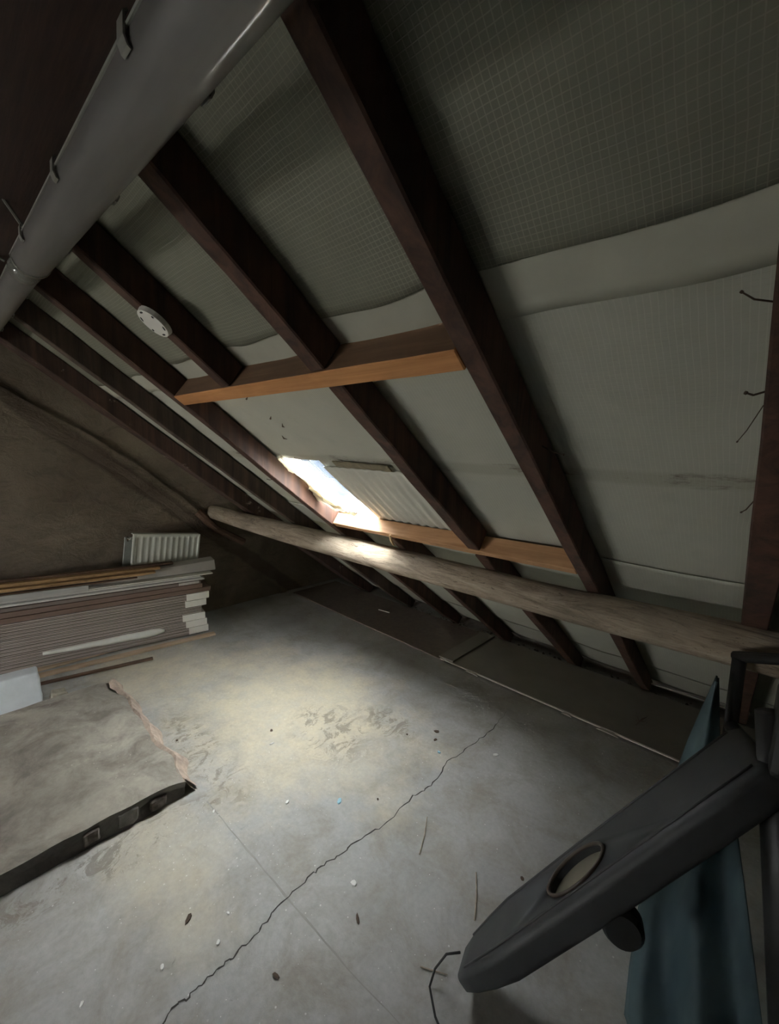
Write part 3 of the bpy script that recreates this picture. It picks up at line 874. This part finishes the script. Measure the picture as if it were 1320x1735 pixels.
# ------------------------------------------------------------------ stack of boards by the gable
A = Vector((-3.246, 1.386, 0)); B = Vector((-3.451, .182, 0))
DIR = (B - A).normalized()            # along the stack, leftwards in the picture
BACK = Vector((DIR.y, -DIR.x, 0))     # towards the gable
if BACK.x > 0: BACK = -BACK
def plank(bm, t0, t1, d0, d1, z0, z1, dz1=0.0, z1b=None):
    """box from t0..t1 along the stack, d0..d1 back from its front, z0..z1; dz1 lifts the far (t1) end"""
    def P(t, d, z, e): return A + DIR * t + BACK * d + Vector((0, 0, z + (dz1 if e else 0)))
    return hexa(bm, [P(t0, d0, z0, 0), P(t1, d0, z0, 1), P(t1, d1, z0, 1), P(t0, d1, z0, 0), P(t0, d0, z1, 0), P(t1, d0, z1, 1), P(t1, d1, z1, 1), P(t0, d1, z1, 0)])
LT = 1.36
packs = [(.018, .074, -.010, True, 'bottom pack of the stack'), (.074, .130, .0, True, 'second pack from the floor'), (.130, .186, .012, True, 'third pack from the floor'),
         (.186, .240, .03, False, 'fourth pack, set back without a white label'), (.240, .294, .0, True, 'fifth pack from the floor'), (.294, .350, -.022, True, 'uppermost pack, right under the brown boards')]
for pi_, (z0, z1, t0, lab, nm) in enumerate(packs):
    root = empty('board_pack', 'pack of thin grey-brown boards, ' + nm, 'board pack', A + Vector((0, 0, z0)), 'packs of thin boards stacked by the gable')
    nb = 5; hh = (z1 - z0 - .002) / nb
    for k in range(nb):
        bm = bmesh.new(); zz = z0 + hh * k
        j = random.uniform(-.002, .002) + (.003 if k % 2 else 0)
        plank(bm, t0 + abs(j), LT, j + .0, .18, zz + .0006, zz + hh - .0022)
        bev(bm, .0012)
        for v in bm.verts: v.co -= root.location
        link('board', bm, M['board_a'] if (pi_ + k) % 2 else M['board_b'], root)
    if lab:
        bm = bmesh.new(); plank(bm, t0 - .004, t0 + .14 + .01 * (pi_ % 3), -.007, .182, z0 + .001, z1 - .0015)
        bev(bm, .0015)
        for v in bm.verts: v.co -= root.location
        o = link('end_label', bm, M['label'], root); o['label'] = 'white paper wrapped round the right end'
    if pi_ == 1:
        bm = bmesh.new()
        n = 24; prev = None
        for i in range(n + 1):
            t = .30 + .72 * i / n; w = (.034 - .022 * (i / n) ** 1.5) * (min(1, .45 + i / 4))
            zc = .092 + .0012 * math.sin(i * .9) + .012 * i / n
            d = -.004 - .0015 * abs(math.sin(i * 1.3))
            ring = [bm.verts.new(A + DIR * t + BACK * dd + Vector((0, 0, z)) - root.location) for dd, z in ((d + .006, zc - w), (d - .002, zc - w * .3), (d, zc + w * .4), (d + .006, zc + w))]
            if prev:
                for k in range(3): bm.faces.new((prev[k], prev[k + 1], ring[k + 1], ring[k]))
            prev = ring
        o = link('plastic_wrap', bm, M['wrap'], root, smooth=True); o['label'] = 'glossy white plastic film'
        o.modifiers.new('thickness', 'SOLIDIFY').thickness = .001
# brown boards above the packs
for (z0, z1, z1l, t0, mt, lb) in ((.352, .385, .0, -.04, 'brownboard', 'dark brown board straight above the packs, sticking out at the right end'),
                             (.386, .420, .003, .02, 'brownboard', 'brown board second above the packs'),
                             (.421, .445, .007, .03, 'brown2', 'grey-brown board just under the thin pale sheets')):
    bm = bmesh.new(); plank(bm, t0, LT, .0 if t0 > 0 else -.004, .185, z0, z1, z1l); bev(bm, .002)
    o = link('brown_board', bm, M[mt]); tag(o, lb, 'board')
bm = bmesh.new(); plank(bm, .045, .19, -.006, .02, .428, .446); bev(bm, .001)
o = link('paper_label', bm, M['cardboard']); tag(o, 'greyish paper label on the right end of the brown boards', 'label')
for k, (z0, z1, d, dz) in enumerate(((.447, .456, .01, .010), (.457, .466, .004, .010), (.467, .475, .008, .012), (.476, .484, .0, .014))):
    bm = bmesh.new(); plank(bm, .0 + .012 * k, LT, d, .18, z0, z1, dz); bev(bm, .001)
    o = link('thin_sheet', bm, M['pale_edge'] if k in (0, 3) else M['greypanel'])
    tag(o, ('lowest', 'second', 'third', 'uppermost')[k] + ' of the thin pale sheets between the brown boards and the white-edged panel', 'sheet', 'thin sheets in the stack')
bm = bmesh.new(); plank(bm, -.06, LT, -.004, .18, .486, .494, .016); bev(bm, .002)
o = link('edged_panel', bm, M['label']); tag(o, 'panel with a bright white front edge near the top of the stack', 'panel')
bm = bmesh.new()
hexa(bm, [A + DIR * -.10 + BACK * .06 + Vector((0, 0, .498)), A + DIR * 1.25 + BACK * .0 + Vector((0, 0, .5135)), A + DIR * 1.25 + BACK * .18 + Vector((0, 0, .5145)), A + DIR * -.10 + BACK * .20 + Vector((0, 0, .520)),
          A + DIR * -.10 + BACK * .09 + Vector((0, 0, .575)), A + DIR * 1.25 + BACK * .02 + Vector((0, 0, .522)), A + DIR * 1.25 + BACK * .18 + Vector((0, 0, .530)), A + DIR * -.10 + BACK * .20 + Vector((0, 0, .580))])
bev(bm, .003)
o = link('cardboard_sheet', bm, M['cardboard']); tag(o, 'grey cardboard sheet lifting up at the right end of the stack top', 'cardboard')
bm = bmesh.new()
prev = None
# loose timber on top
for (t0, t1, d0, w, z0, h, dz, mt, lb) in ((.34, LT, .015, .045, .540, .020, .012, 'plank', 'orange-brown lath at the front of the stack top'),
        (.30, LT, .068, .05, .552, .024, .016, 'plank', 'ochre plank second from the front on the stack top'),
        (.20, LT, .124, .045, .566, .020, .018, 'plank_dark', 'dark brown splintered lath at the back of the stack top'),
        (.46, LT, .00, .03, .528, .010, .008, 'plank_dark', 'thin dark strip under the laths on the stack top')):
    bm = bmesh.new()
    vs = plank(bm, t0, t1, d0, d0 + w, z0, z0 + h, dz)
    bev(bm, .002)
    bmesh.ops.subdivide_edges(bm, edges=[e for e in bm.edges if e.calc_length() > 1.0], cuts=12, use_grid_fill=True)
    for v in bm.verts:
        tt = (v.co - A).dot(DIR)
        if tt < t0 + .12: v.co.z += (v.co.z - (z0 + h)) * -.3 * (1 - (tt - t0) / .12)
    rough(bm, .002, 10)
    o = link('timber_lath', bm, M[mt]); tag(o, lb, 'lath')
# grey panel edge standing at the front of the top, left part
bm = bmesh.new(); plank(bm, .75, LT, -.022, -.009, .492, .534, .008); bev(bm, .002)
o = link('grey_profile', bm, M['greypanel']); tag(o, 'grey profile strip along the front of the stack top at the left', 'profile strip')

# battens under / in front of the stack
def batten(p, q, w, h, z0, mt, lb, z1=None):
    p = Vector((*p, z0)); q = Vector((*q, z0 if z1 is None else z1)); d = (q - p).normalized(); n_ = Vector((-d.y, d.x, 0)).normalized() * w / 2
    bm = bmesh.new(); u = Vector((0, 0, h))
    hexa(bm, [p - n_, q - n_, q + n_, p + n_, p - n_ + u, q - n_ + u, q + n_ + u, p + n_ + u])
    bev(bm, .0025)
    bmesh.ops.subdivide_edges(bm, edges=[e for e in bm.edges if e.calc_length() > .5], cuts=10, use_grid_fill=True); rough(bm, .0015, 12)
    o = link('batten', bm, M[mt]); tag(o, lb, 'batten')
batten((-3.17, 1.42), (-3.31, .33), .045, .018, .002, 'batten', 'long beige batten on the floor in front of the board stack')
batten((-3.07, .93), (-3.20, .30), .03, .014, .002, 'plank_dark', 'thinner brown batten on the floor nearest the raised slab')
batten((-3.38, 1.37), (-3.42, .2), .05, .016, .0015, 'batten', 'batten hidden under the front of the board pack')
batten((-3.48, 1.37), (-3.60, .2), .05, .016, .0015, 'batten', 'batten hidden under the back of the board pack')

# white film-wrapped block at the left
bm = bmesh.new()
hexa(bm, [(-2.905, .305, .062), (-2.90, -.9, .060), (-3.03, -.9, .060), (-3.03, .32, .062), (-2.93, .300, .205), (-2.93, -.9, .225), (-3.03, -.9, .225), (-3.03, .31, .205)])
bev(bm, .012, 2)
bmesh.ops.subdivide_edges(bm, edges=[e for e in bm.edges if e.calc_length() > .1], cuts=14, use_grid_fill=True); rough(bm, .008, 7); rough(bm, .003, 25)
for v in bm.verts: v.co.z -= .055 if v.co.z < .13 else 0.0
o = link('wrapped_slab', bm, M['foil'], smooth=True); tag(o, 'bluish white film-wrapped slab standing at the left edge before the stack', 'wrapped slab')
# small mortar block
bm = bmesh.new(); hexa(bm, [(-2.86, .335, .0), (-2.86, .435, .0), (-2.95, .43, .0), (-2.95, .34, .0), (-2.88, .345, .068), (-2.88, .41, .062), (-2.94, .41, .070), (-2.94, .35, .075)])
bev(bm, .006); bmesh.ops.subdivide_edges(bm, edges=list(bm.edges), cuts=2, use_grid_fill=True); rough(bm, .006, 20)
o = link('mortar_block', bm, M['stone']); tag(o, 'small yellowish mortar block at the far corner of the raised slab', 'mortar block')

# ------------------------------------------------------------------ radiator
RC = Vector((-3.57, 1.135, 0))
rad_root = empty('radiator', 'white ribbed panel radiator leaning at the gable wall behind the board stack', 'radiator', RC)
RW, RH = .50, .76
rt = math.radians(-7.0)
def R3(u, w, h):    # u across (towards +Y), w out from wall (+X), h up
    y = u * math.cos(rt) + h * math.sin(-rt)
    z = h * math.cos(rt) + u * math.sin(rt)
    return Vector((w + .0 - (.0), y, z + .035))
bm = bmesh.new()
nu = 96
rows = []
for i in range(nu + 1):
    u = -RW / 2 + RW * i / nu
    k = (u + RW / 2) / RW * 11.5
    rib = .0038 * (0.5 - 0.5 * math.cos(2 * PI * k)) ** 1.6
    if i < 3 or i > nu - 3: rib = 0.007
    rows.append([bm.verts.new(R3(u, .045 + (0.007 if h in (0, 1) else rib) , h_)) for h, h_ in ((0, .0), (.5, .03), (.5, .06), (.5, RH - .06), (.5, RH - .03), (1, RH - .012), (1, RH))])
    back = [bm.verts.new(R3(u, .030, h_)) for h_ in (RH, 0.0)]
    rows[-1] += back
for i in range(nu):
    m_ = len(rows[0])
    for k in range(m_): bm.faces.new((rows[i][k], rows[i][(k + 1) % m_], rows[i + 1][(k + 1) % m_], rows[i + 1][k]))
bm.faces.new(rows[0]); bm.faces.new(rows[-1][::-1])
link('front_panel', bm, M['rad'], rad_root, smooth=False)
bm = bmesh.new()
def rbx(u0, u1, w0, w1, h0, h1): hexa(bm, [R3(u0, w0, h0), R3(u1, w0, h0), R3(u1, w1, h0), R3(u0, w1, h0), R3(u0, w0, h1), R3(u1, w0, h1), R3(u1, w1, h1), R3(u0, w1, h1)])
rbx(-RW / 2 - .035, RW / 2 - .035, -.045, -.030, 0, RH - .035); bev(bm, .003)
link('rear_panel', bm, M['rad_edge'], rad_root)
bm = bmesh.new()
for k in range(24): rbx(-RW / 2 + .02 + k * .019, -RW / 2 + .022 + k * .019, -.03, .03, .04, RH - .04)
link('convector_fins', bm, M['rad_edge'], rad_root)
bm = bmesh.new(); rbx(-RW / 2, RW / 2, -.012, .034, RH - .006, RH + .002); bev(bm, .002)
link('top_grille', bm, M['rad'], rad_root)
bm = bmesh.new(); a = R3(-RW / 2 - .03, 0, RH - .045); cyl(bm, a, a + Vector((0, .04, 0)), .012, 10); cyl(bm, a + Vector((0, .01, -.02)), a + Vector((0, .01, .022)), .009, 8)
link('valve_stub', bm, M['chrome'], rad_root)

# ------------------------------------------------------------------ boards along the eave
bm = bmesh.new()
hexa(bm, [(-3.58, 2.44, .001), (-1.62, 2.40, .001), (-1.62, 3.02, .001), (-3.58, 3.02, .001), (-3.58, 2.44, .012), (-1.62, 2.40, .012), (-1.62, 3.02, .012), (-3.58, 3.02, .012)]); bev(bm, .002)
o = link('chipboard_panel', bm, M['chipboard']); tag(o, 'brownish flat board on the floor along the eave, left of the plasterboard', 'board')
pb = empty('plasterboard', 'grey plasterboard lying on the floor along the eave at the right', 'plasterboard', (-1.0, 2.7, 0))
bm = bmesh.new()
def slab2(z0, z1, y0, mt, nm, lab=None):
    bm = bmesh.new(); hexa(bm, [(-.655, y0, z0), (1.3, y0 + .01, z0), (1.3, .31, z0), (-.655, .31, z0), (-.655, y0, z1), (1.3, y0 + .01, z1), (1.3, .31, z1), (-.655, .31, z1)])
    o = link(nm, bm, mt, pb)
    if lab: o['label'] = lab
slab2(.013, .020, -.305, M['gypsum'], 'gypsum_core', 'pale gypsum front edge')
slab2(.0202, .023, -.300, M['plasterboard'], 'paper_face')
for (x, w) in ((-.38, .05), (.26, .03), (.48, .06), (.9, .04)):
    bm = bmesh.new(); hexa(bm, [(x - w, -.312, .010), (x + w, -.315, .010), (x + w * .6, -.30, .010), (x - w * .7, -.30, .010), (x - w * .8, -.318, .019), (x + w * .8, -.322, .018), (x + w * .5, -.30, .019), (x - w * .6, -.30, .019)])
    rough(bm, .003, 30); link('crumbled_edge', bm, M['gypsum'], pb)
bm = bmesh.new(); hexa(bm, [(-1.665, 2.395, .0235), (-1.545, 2.40, .0235), (-1.545, 3.0, .0235), (-1.665, 3.0, .0235), (-1.665, 2.395, .036), (-1.545, 2.40, .036), (-1.545, 3.0, .036), (-1.665, 3.0, .036)]); bev(bm, .002)
o = link('board_offcut', bm, M['plasterboard']); tag(o, 'narrow plasterboard offcut lying across the left end of the plasterboard', 'offcut')
# twig-like debris on the plasterboard
bm = bmesh.new()
tube(bm, [(-.42, 2.55, .026), (-.40, 2.60, .05), (-.385, 2.66, .045)], [.002, .004, .001], 5); tube(bm, [(-.41, 2.58, .04), (-.44, 2.63, .06)], [.003, .001], 5); tube(bm, [(-.43, 2.60, .028), (-.36, 2.60, .05)], [.003, .001], 5)
o = link('twig', bm, M['darkchip']); tag(o, 'small dark branched twig lying on the plasterboard', 'twig')
# bright metal strip at the eave
bm = bmesh.new(); tube(bm, [(-.47, 3.035, .07), (-.20, 3.04, .07), (-.02, 3.045, .065)], .007, 10)
o = link('metal_rod', bm, M['chrome']); tag(o, 'thin shiny rod at the eave behind the plasterboard', 'rod')
bm = bmesh.new(); tube(bm, [(-2.62, 2.74, .02), (-2.50, 2.76, .02)], .004, 6)
o = link('metal_rod', bm, M['label']); tag(o, 'short pale stick on the dark brown board under the log', 'stick')

# ------------------------------------------------------------------ black padded case
a_ = Vector((.531, .319, .785)).normalized()
P0 = Vector((-.475, .915, .06)); LEN = 1.0
vp = Vector((.237, -1.007, 1.089)); vp = (vp - a_ * vp.dot(a_)).normalized()
w_ = -(a_.cross(vp)).normalized()
ang = math.radians(64)
nF = (vp * math.cos(ang) + w_ * math.sin(ang)).normalized()      # face with the round opening
nS = (vp * math.sin(ang) - w_ * math.cos(ang)).normalized()      # side towards the camera
case = empty('padded_case', 'long black padded case with an oval opening, propped up in the lower right corner', 'case', P0)
def sect(t, wW, wT):
    """rounded rectangle section; face direction nF has thickness wT, side direction nS has width wW"""
    out = []; rr = min(wW, wT) * .28
    for (sx, sy) in ((1, 1), (-1, 1), (-1, -1), (1, -1)):
        cx = sx * (wW / 2 - rr); cy = sy * (wT / 2 - rr)
        a0 = {(1, 1): 0, (-1, 1): PI / 2, (-1, -1): PI, (1, -1): 3 * PI / 2}[(sx, sy)]
        for k in range(6):
            a = a0 + PI / 2 * k / 5
            out.append((cx + rr * math.cos(a), cy + rr * math.sin(a)))
    return [a_ * t + nS * u + nF * v for u, v in out]
prof = [(-.02, .08, .03, 0), (-.01, .105, .045, 0), (.03, .135, .06, 0), (.10, .175, .07, 0), (.18, .205, .078, 0), (.45, .22, .082, 0), (.8, .225, .082, 0), (LEN - .03, .225, .08, 0), (LEN, .20, .06, 0)]
bm = bmesh.new(); rings = []
for (t, w, h, sh) in prof: rings.append([bm.verts.new(p - nS * (0.0)) for p in sect(t, w, h)])
for r0, r1 in zip(rings, rings[1:]):
    for k in range(24): bm.faces.new((r0[k], r0[(k + 1) % 24], r1[(k + 1) % 24], r1[k]))
bm.faces.new(rings[0][::-1]); bm.faces.new(rings[-1])
shell = link('shell', bm, M['black'], case, smooth=True)
# cut the round opening
OC = a_ * .455 + nS * .012 + nF * .041
def oval(bm, z0, z1, r1, r2, n=48):
    A_ = [bm.verts.new(OC + a_ * r1 * math.cos(2 * PI * k / n) + nS * r2 * math.sin(2 * PI * k / n) + nF * z0) for k in range(n)]
    B_ = [bm.verts.new(v.co + nF * (z1 - z0)) for v in A_]
    for k in range(n): bm.faces.new((A_[k], A_[(k + 1) % n], B_[(k + 1) % n], B_[k]))
    bm.faces.new(A_[::-1]); bm.faces.new(B_)
bm = bmesh.new(); oval(bm, -.030, .05, .096, .062)
cut = link('cutter', bm, M['black'], case)
bpy.context.view_layer.update()
md = shell.modifiers.new('opening', 'BOOLEAN'); md.operation = 'DIFFERENCE'; md.object = cut; md.solver = 'EXACT'
dg = bpy.context.evaluated_depsgraph_get()
me2 = bpy.data.meshes.new_from_object(shell.evaluated_get(dg))
shell.modifiers.clear(); shell.data = me2
bpy.data.objects.remove(cut)
bm = bmesh.new()
u1 = a_; u2 = nS
for (rr, zz) in ((.096, .002),):
    n = 48; R_ = []
    for k in range(n):
        c_ = (u1 * math.cos(2 * PI * k / n) + u2 * math.sin(2 * PI * k / n) * .65); ring = []
        for q in range(8): ring.append(bm.verts.new(OC + c_ * (rr + .005 * math.cos(2 * PI * q / 8)) + nF * (zz + .005 * math.sin(2 * PI * q / 8))))
        R_.append(ring)
    for k in range(n):
        for q in range(8): bm.faces.new((R_[k][q], R_[(k + 1) % n][q], R_[(k + 1) % n][(q + 1) % 8], R_[k][(q + 1) % 8]))
link('opening_rim', bm, M['rim'], case, smooth=True)
bm = bmesh.new(); oval(bm, -.030, -.018, .094, .060)
o = link('opening_disc', bm, M['disc'], case); o['label'] = 'beige floor of the oval opening'
# seam piping along both edges of the face
for sg in (1, -1):
    bm = bmesh.new(); tube(bm, [a_ * t + nS * sg * (w / 2 - .035 * min(1, w / .3)) + nF * (h / 2 + .0005) for t, w, h, _ in prof[2:-1]], .0035, 6)
    link('seam_piping', bm, M['black'], case, smooth=True)
# wheel-like knob on the lower side
bm = bmesh.new(); kc = a_ * .49 + nS * .08 - nF * .062
tube(bm, [kc - nS * .02 , kc + nS * .012, kc + nS * .025], [.045, .045, .036], 28)
link('wheel', bm, M['blackmetal'], case)
bm = bmesh.new(); tube(bm, [a_ * .16 - nS * .10 + nF * .01, a_ * .185 - nS * .104 + nF * .01], .004, 8); link('buckle', bm, M['blackmetal'], case)
bm = bmesh.new(); box(bm, (-.02, -.02, -.060), (.02, .02, -.02)); 
for v in bm.verts: v.co += a_ * .03
bev(bm, .005); link('foot', bm, M['black'], case)
# cable from the tip
bm = bmesh.new()
cp = [(-.50, .90, .10), (-.535, .885, .075), (-.555, .86, .03), (-.55, .83, .006), (-.50, .79, .005), (-.44, .765, .005), (-.38, .73, .005), (-.30, .68, .005)]
tube(bm, cp, .0032, 8)
o = link('power_cable', bm, M['cable'], smooth=True); tag(o, 'thin black cable looping from the tip of the padded case to the floor', 'cable')

# ------------------------------------------------------------------ blue sheet draped on the stand
rowsL = [(-.064, 1.50, .885), (-.085, 1.49, .78), (-.108, 1.47, .66), (-.128, 1.44, .52), (-.140, 1.36, .37), (-.146, 1.27, .24), (-.140, 1.20, .12), (-.132, 1.165, .01)]
rowsR = [(-.056, 1.50, .88), (-.045, 1.49, .80), (-.030, 1.47, .70), (-.005, 1.42, .66), (.03, 1.30, .58), (.07, 1.22, .45), (.12, 1.17, .25), (.20, 1.14, .01)]
bm = bmesh.new(); nr = 42; nc = 30; G = []
for i in range(nr + 1):
    t = i / nr * (len(rowsL) - 1); k = min(int(t), len(rowsL) - 2); f = t - k
    l_ = Vector(rowsL[k]).lerp(Vector(rowsL[k + 1]), f); r_ = Vector(rowsR[k]).lerp(Vector(rowsR[k + 1]), f)
    row = []
    for j in range(nc + 1):
        u = j / nc; p = l_.lerp(r_, u)
        wd = (r_ - l_).length
        p.y += -.10 * wd * math.sin(u * PI * 4 + .5) * (.3 + .7 * i / nr) - .04 * math.sin(PI * u)
        row.append(bm.verts.new(p))
    G.append(row)
for i in range(nr):
    for j in range(nc): bm.faces.new((G[i][j], G[i + 1][j], G[i + 1][j + 1], G[i][j + 1]))
o = link('blue_sheet', bm, M['blue'], smooth=True); o.modifiers.new('thickness', 'SOLIDIFY').thickness = .004
tag(o, 'blue fabric sheet hanging to a point behind the black padded case', 'sheet')

# black stand at the right edge
st = empty('black_stand', 'bulky black folding stand at the right edge behind the padded case', 'stand', (.1, 1.25, 0))
def seg(name, a, b2, r, sg=10, flat=None):
    bm = bmesh.new(); o0 = Vector((.1, 1.25, 0)); tube(bm, [Vector(a) - o0, Vector(a).lerp(Vector(b2), .5) - o0, Vector(b2) - o0], r, sg)
    return link(name, bm, M['blackmetal'], st, smooth=True)
seg('leg', (-.02, 1.56, .93), (.0, 1.58, .012), .018)
seg('leg', (.055, 1.18, .97), (.20, 1.10, .035), .034)
seg('leg', (.16, 1.30, 1.05), (.30, 1.26, .035), .034)
seg('top_rail', (-.03, 1.575, .93), (.30, 1.30, 1.12), .016)
seg('crossbar', (-.01, 1.55, .72), (.13, 1.18, .74), .022)
seg('crossbar', (.04, 1.24, .86), (.26, 1.20, .80), .030)
bm = bmesh.new(); box(bm, (-.045, -.17, .88), (.16, .02, 1.02)); bev(bm, .015, 2)
link('clamp_head', bm, M['blackmetal'], st)

# ------------------------------------------------------------------ floor debris
def chip(x, y, sx, sy, mt, lab, name='floor_chip', h=.004, rot=None, z=.0015, grp=None):
    bm = bmesh.new(); n = 7; rr = random.Random(int(x * 1000 + y * 77))
    rot = rr.uniform(0, 6) if rot is None else rot
    A_ = []; B_ = []
    for k in range(n):
        a = 2 * PI * k / n; q = rr.uniform(.6, 1.1)
        px = sx * 1.0 * q * math.cos(a); py = sy * .9 * q * math.sin(a)
        X = x + px * math.cos(rot) - py * math.sin(rot); Y = y + px * math.sin(rot) + py * math.cos(rot)
        A_.append(bm.verts.new((X, Y, z))); B_.append(bm.verts.new((x + (X - x) * .85, y + (Y - y) * .85, z + h * rr.uniform(.6, 1.3))))
    for k in range(n): bm.faces.new((A_[k], A_[(k + 1) % n], B_[(k + 1) % n], B_[k]))
    bm.faces.new(A_[::-1]); bm.faces.new(B_)
    o = link(name, bm, M[mt]); tag(o, lab, 'chip', grp)
    return o
chip(-1.22, 1.067, 0.022, 0.011, 'bluechip', 'light blue flat chip in the bright middle of the floor')
chip(-1.372, 0.906, 0.016, 0.01, 'paperchip', 'whitish smear chip left of the light blue chip')
chip(-0.918, 0.877, 0.014, 0.018, 'paperchip', 'larger white paper chip right of the crack in front')
chip(-0.825, 0.808, 0.022, 0.008, 'darkchip', 'brown crumpled leaf scrap below the larger white chip')
chip(-0.877, 1.805, 0.016, 0.016, 'paperchip', 'small white lump beside the crack at the shadow edge')
chip(-1.196, 1.737, 0.018, 0.016, 'darkchip', 'larger dark spot of a pair near the shadow edge')
chip(-1.161, 1.679, 0.012, 0.01, 'darkchip', 'smaller dark spot of a pair near the shadow edge')
chip(-1.092, 1.617, 0.012, 0.008, 'bluechip', 'pale blue fleck just below the pair of dark spots')
chip(-0.499, 1.308, 0.009, 0.009, 'darkchip', 'dark crumb next to the top edge of the padded case')
chip(-1.211, 0.432, 0.02, 0.01, 'darkchip', 'dark scrap left of the crack near the bottom')
chip(-1.547, 0.666, 0.012, 0.006, 'paperchip', 'white chip just off the corner of the raised slab')
chip(-1.081, 0.467, 0.01, 0.007, 'paperchip', 'white crumb left of the crack at the bottom')
chip(-1.138, 0.527, 0.01, 0.006, 'paperchip', 'white chip between the dark scrap and the crack')
chip(-1.736, 1.053, 0.014, 0.006, 'paperchip', 'small white flake in the brightest part of the floor')
chip(-1.203, 0.148, 0.011, 0.006, 'paperchip', 'white flake in the bottom left corner')
chip(-1.828, 1.109, 0.01, 0.012, 'darkchip', 'dark flake beside the white one in the brightest floor')
chip(-2.095, 0.727, 0.007, 0.006, 'darkchip', 'small dark crumb beyond the raised slab')
chip(-0.883, 0.544, 0.014, 0.007, 'darkchip', 'dark scuffed scrap right of the crack at the bottom')
chip(-1.136, 0.327, 0.012, 0.006, 'paperchip', 'pale crumb cluster left of the crack at the very bottom')
chip(-1.294, 1.604, 0.008, 0.006, 'darkchip', 'tiny dark crumb left of the pair of dark spots')
chip(-1.109, 1.19, 0.007, 0.005, 'darkchip', 'tiny dark crumb right of the light blue chip')
def stick(a, b2, r, lab):
    bm = bmesh.new(); a = Vector((*a, r + .001)); b2 = Vector((*b2, r + .001)); mdl = a.lerp(b2, .5) + Vector((.004, .002, 0))
    tube(bm, [a, mdl, b2], [r, r, r * .7], 6); o = link('stick', bm, M['stick']); tag(o, lab, 'stick')
stick((-.82, 1.12), (-.90, 1.27), .0025, 'thin stick on the concrete above the tip of the padded case')
stick((-.55, 1.07), (-.63, 1.21), .003, 'straight pale stick on the floor nearest the padded case')
stick((-.60, .85), (-.53, .89), .002, 'tiny twig at the tip of the padded case')

# crumbs: uncountable dust and grit
bm = bmesh.new(); rr = random.Random(3)
def crumb(x, y, r, z=.0):
    vs = [bm.verts.new((x + r * rr.uniform(.5, 1) * math.cos(a), y + r * rr.uniform(.5, 1) * math.sin(a), z + .0008)) for a in (0, 1.6, 3.1, 4.6)]
    tp = bm.verts.new((x, y, z + r * .8))
    for k in range(4): bm.faces.new((vs[k], vs[(k + 1) % 4], tp))
for _ in range(420):
    x = rr.uniform(-3.0, -.2); y = rr.uniform(.0, 2.3)
    if x < -1.68 and y < .72: continue
    crumb(x, y, rr.uniform(.0012, .0035))
for _ in range(160):
    x = rr.gauss(-1.35, .25); y = rr.gauss(.55, .25)
    if x < -1.66 and y < .74: continue
    crumb(x, y, rr.uniform(.001, .003))
o = link('floor_grit', bm, M['paperchip']); tag(o, 'pale grit and crumbs scattered over the concrete floor', 'grit', kind='stuff')
bm = bmesh.new()
for _ in range(260):
    x = rr.uniform(-2.6, -.1); y = 3.0 + rr.uniform(-.08, .10)
    crumb(x, y, rr.uniform(.004, .02), .0)
o = link('eave_rubble', bm, M['rubble']); tag(o, 'dark rubble and dust gathered where the roof meets the floor', 'rubble', kind='stuff')

# ------------------------------------------------------------------ outdoors seen through the window
bm = bmesh.new(); box(bm, (-60, 5.5, -6.2), (40, 90, -6.0)); o = link('yard_ground', bm, M['out_ground']); tag(o, kind='structure')
hs = empty('neighbour_house', 'pale house with a bluish roof seen through the roof window', 'house', (-11, 12, -6))
bm = bmesh.new(); box(bm, (-26, -3, 0), (7, 6, 6.1)); link('house_wall', bm, M['out_wall'], hs)
bm = bmesh.new(); hexa(bm, [(-26.3, -3.4, 6.0), (7.3, -3.4, 6.0), (7.3, 2, 9.2), (-26.3, 2, 9.2), (-26.3, -3.4, 6.2), (7.3, -3.4, 6.2), (7.3, 2, 9.4), (-26.3, 2, 9.4)])
link('house_roof', bm, M['out_roof'], hs)
for k in range(6):
    bm = bmesh.new(); box(bm, (-6 + k * 2.1, -3.06, 4.2), (-5.2 + k * 2.1, -2.98, 5.3)); link('house_window', bm, M['out_dark'], hs)
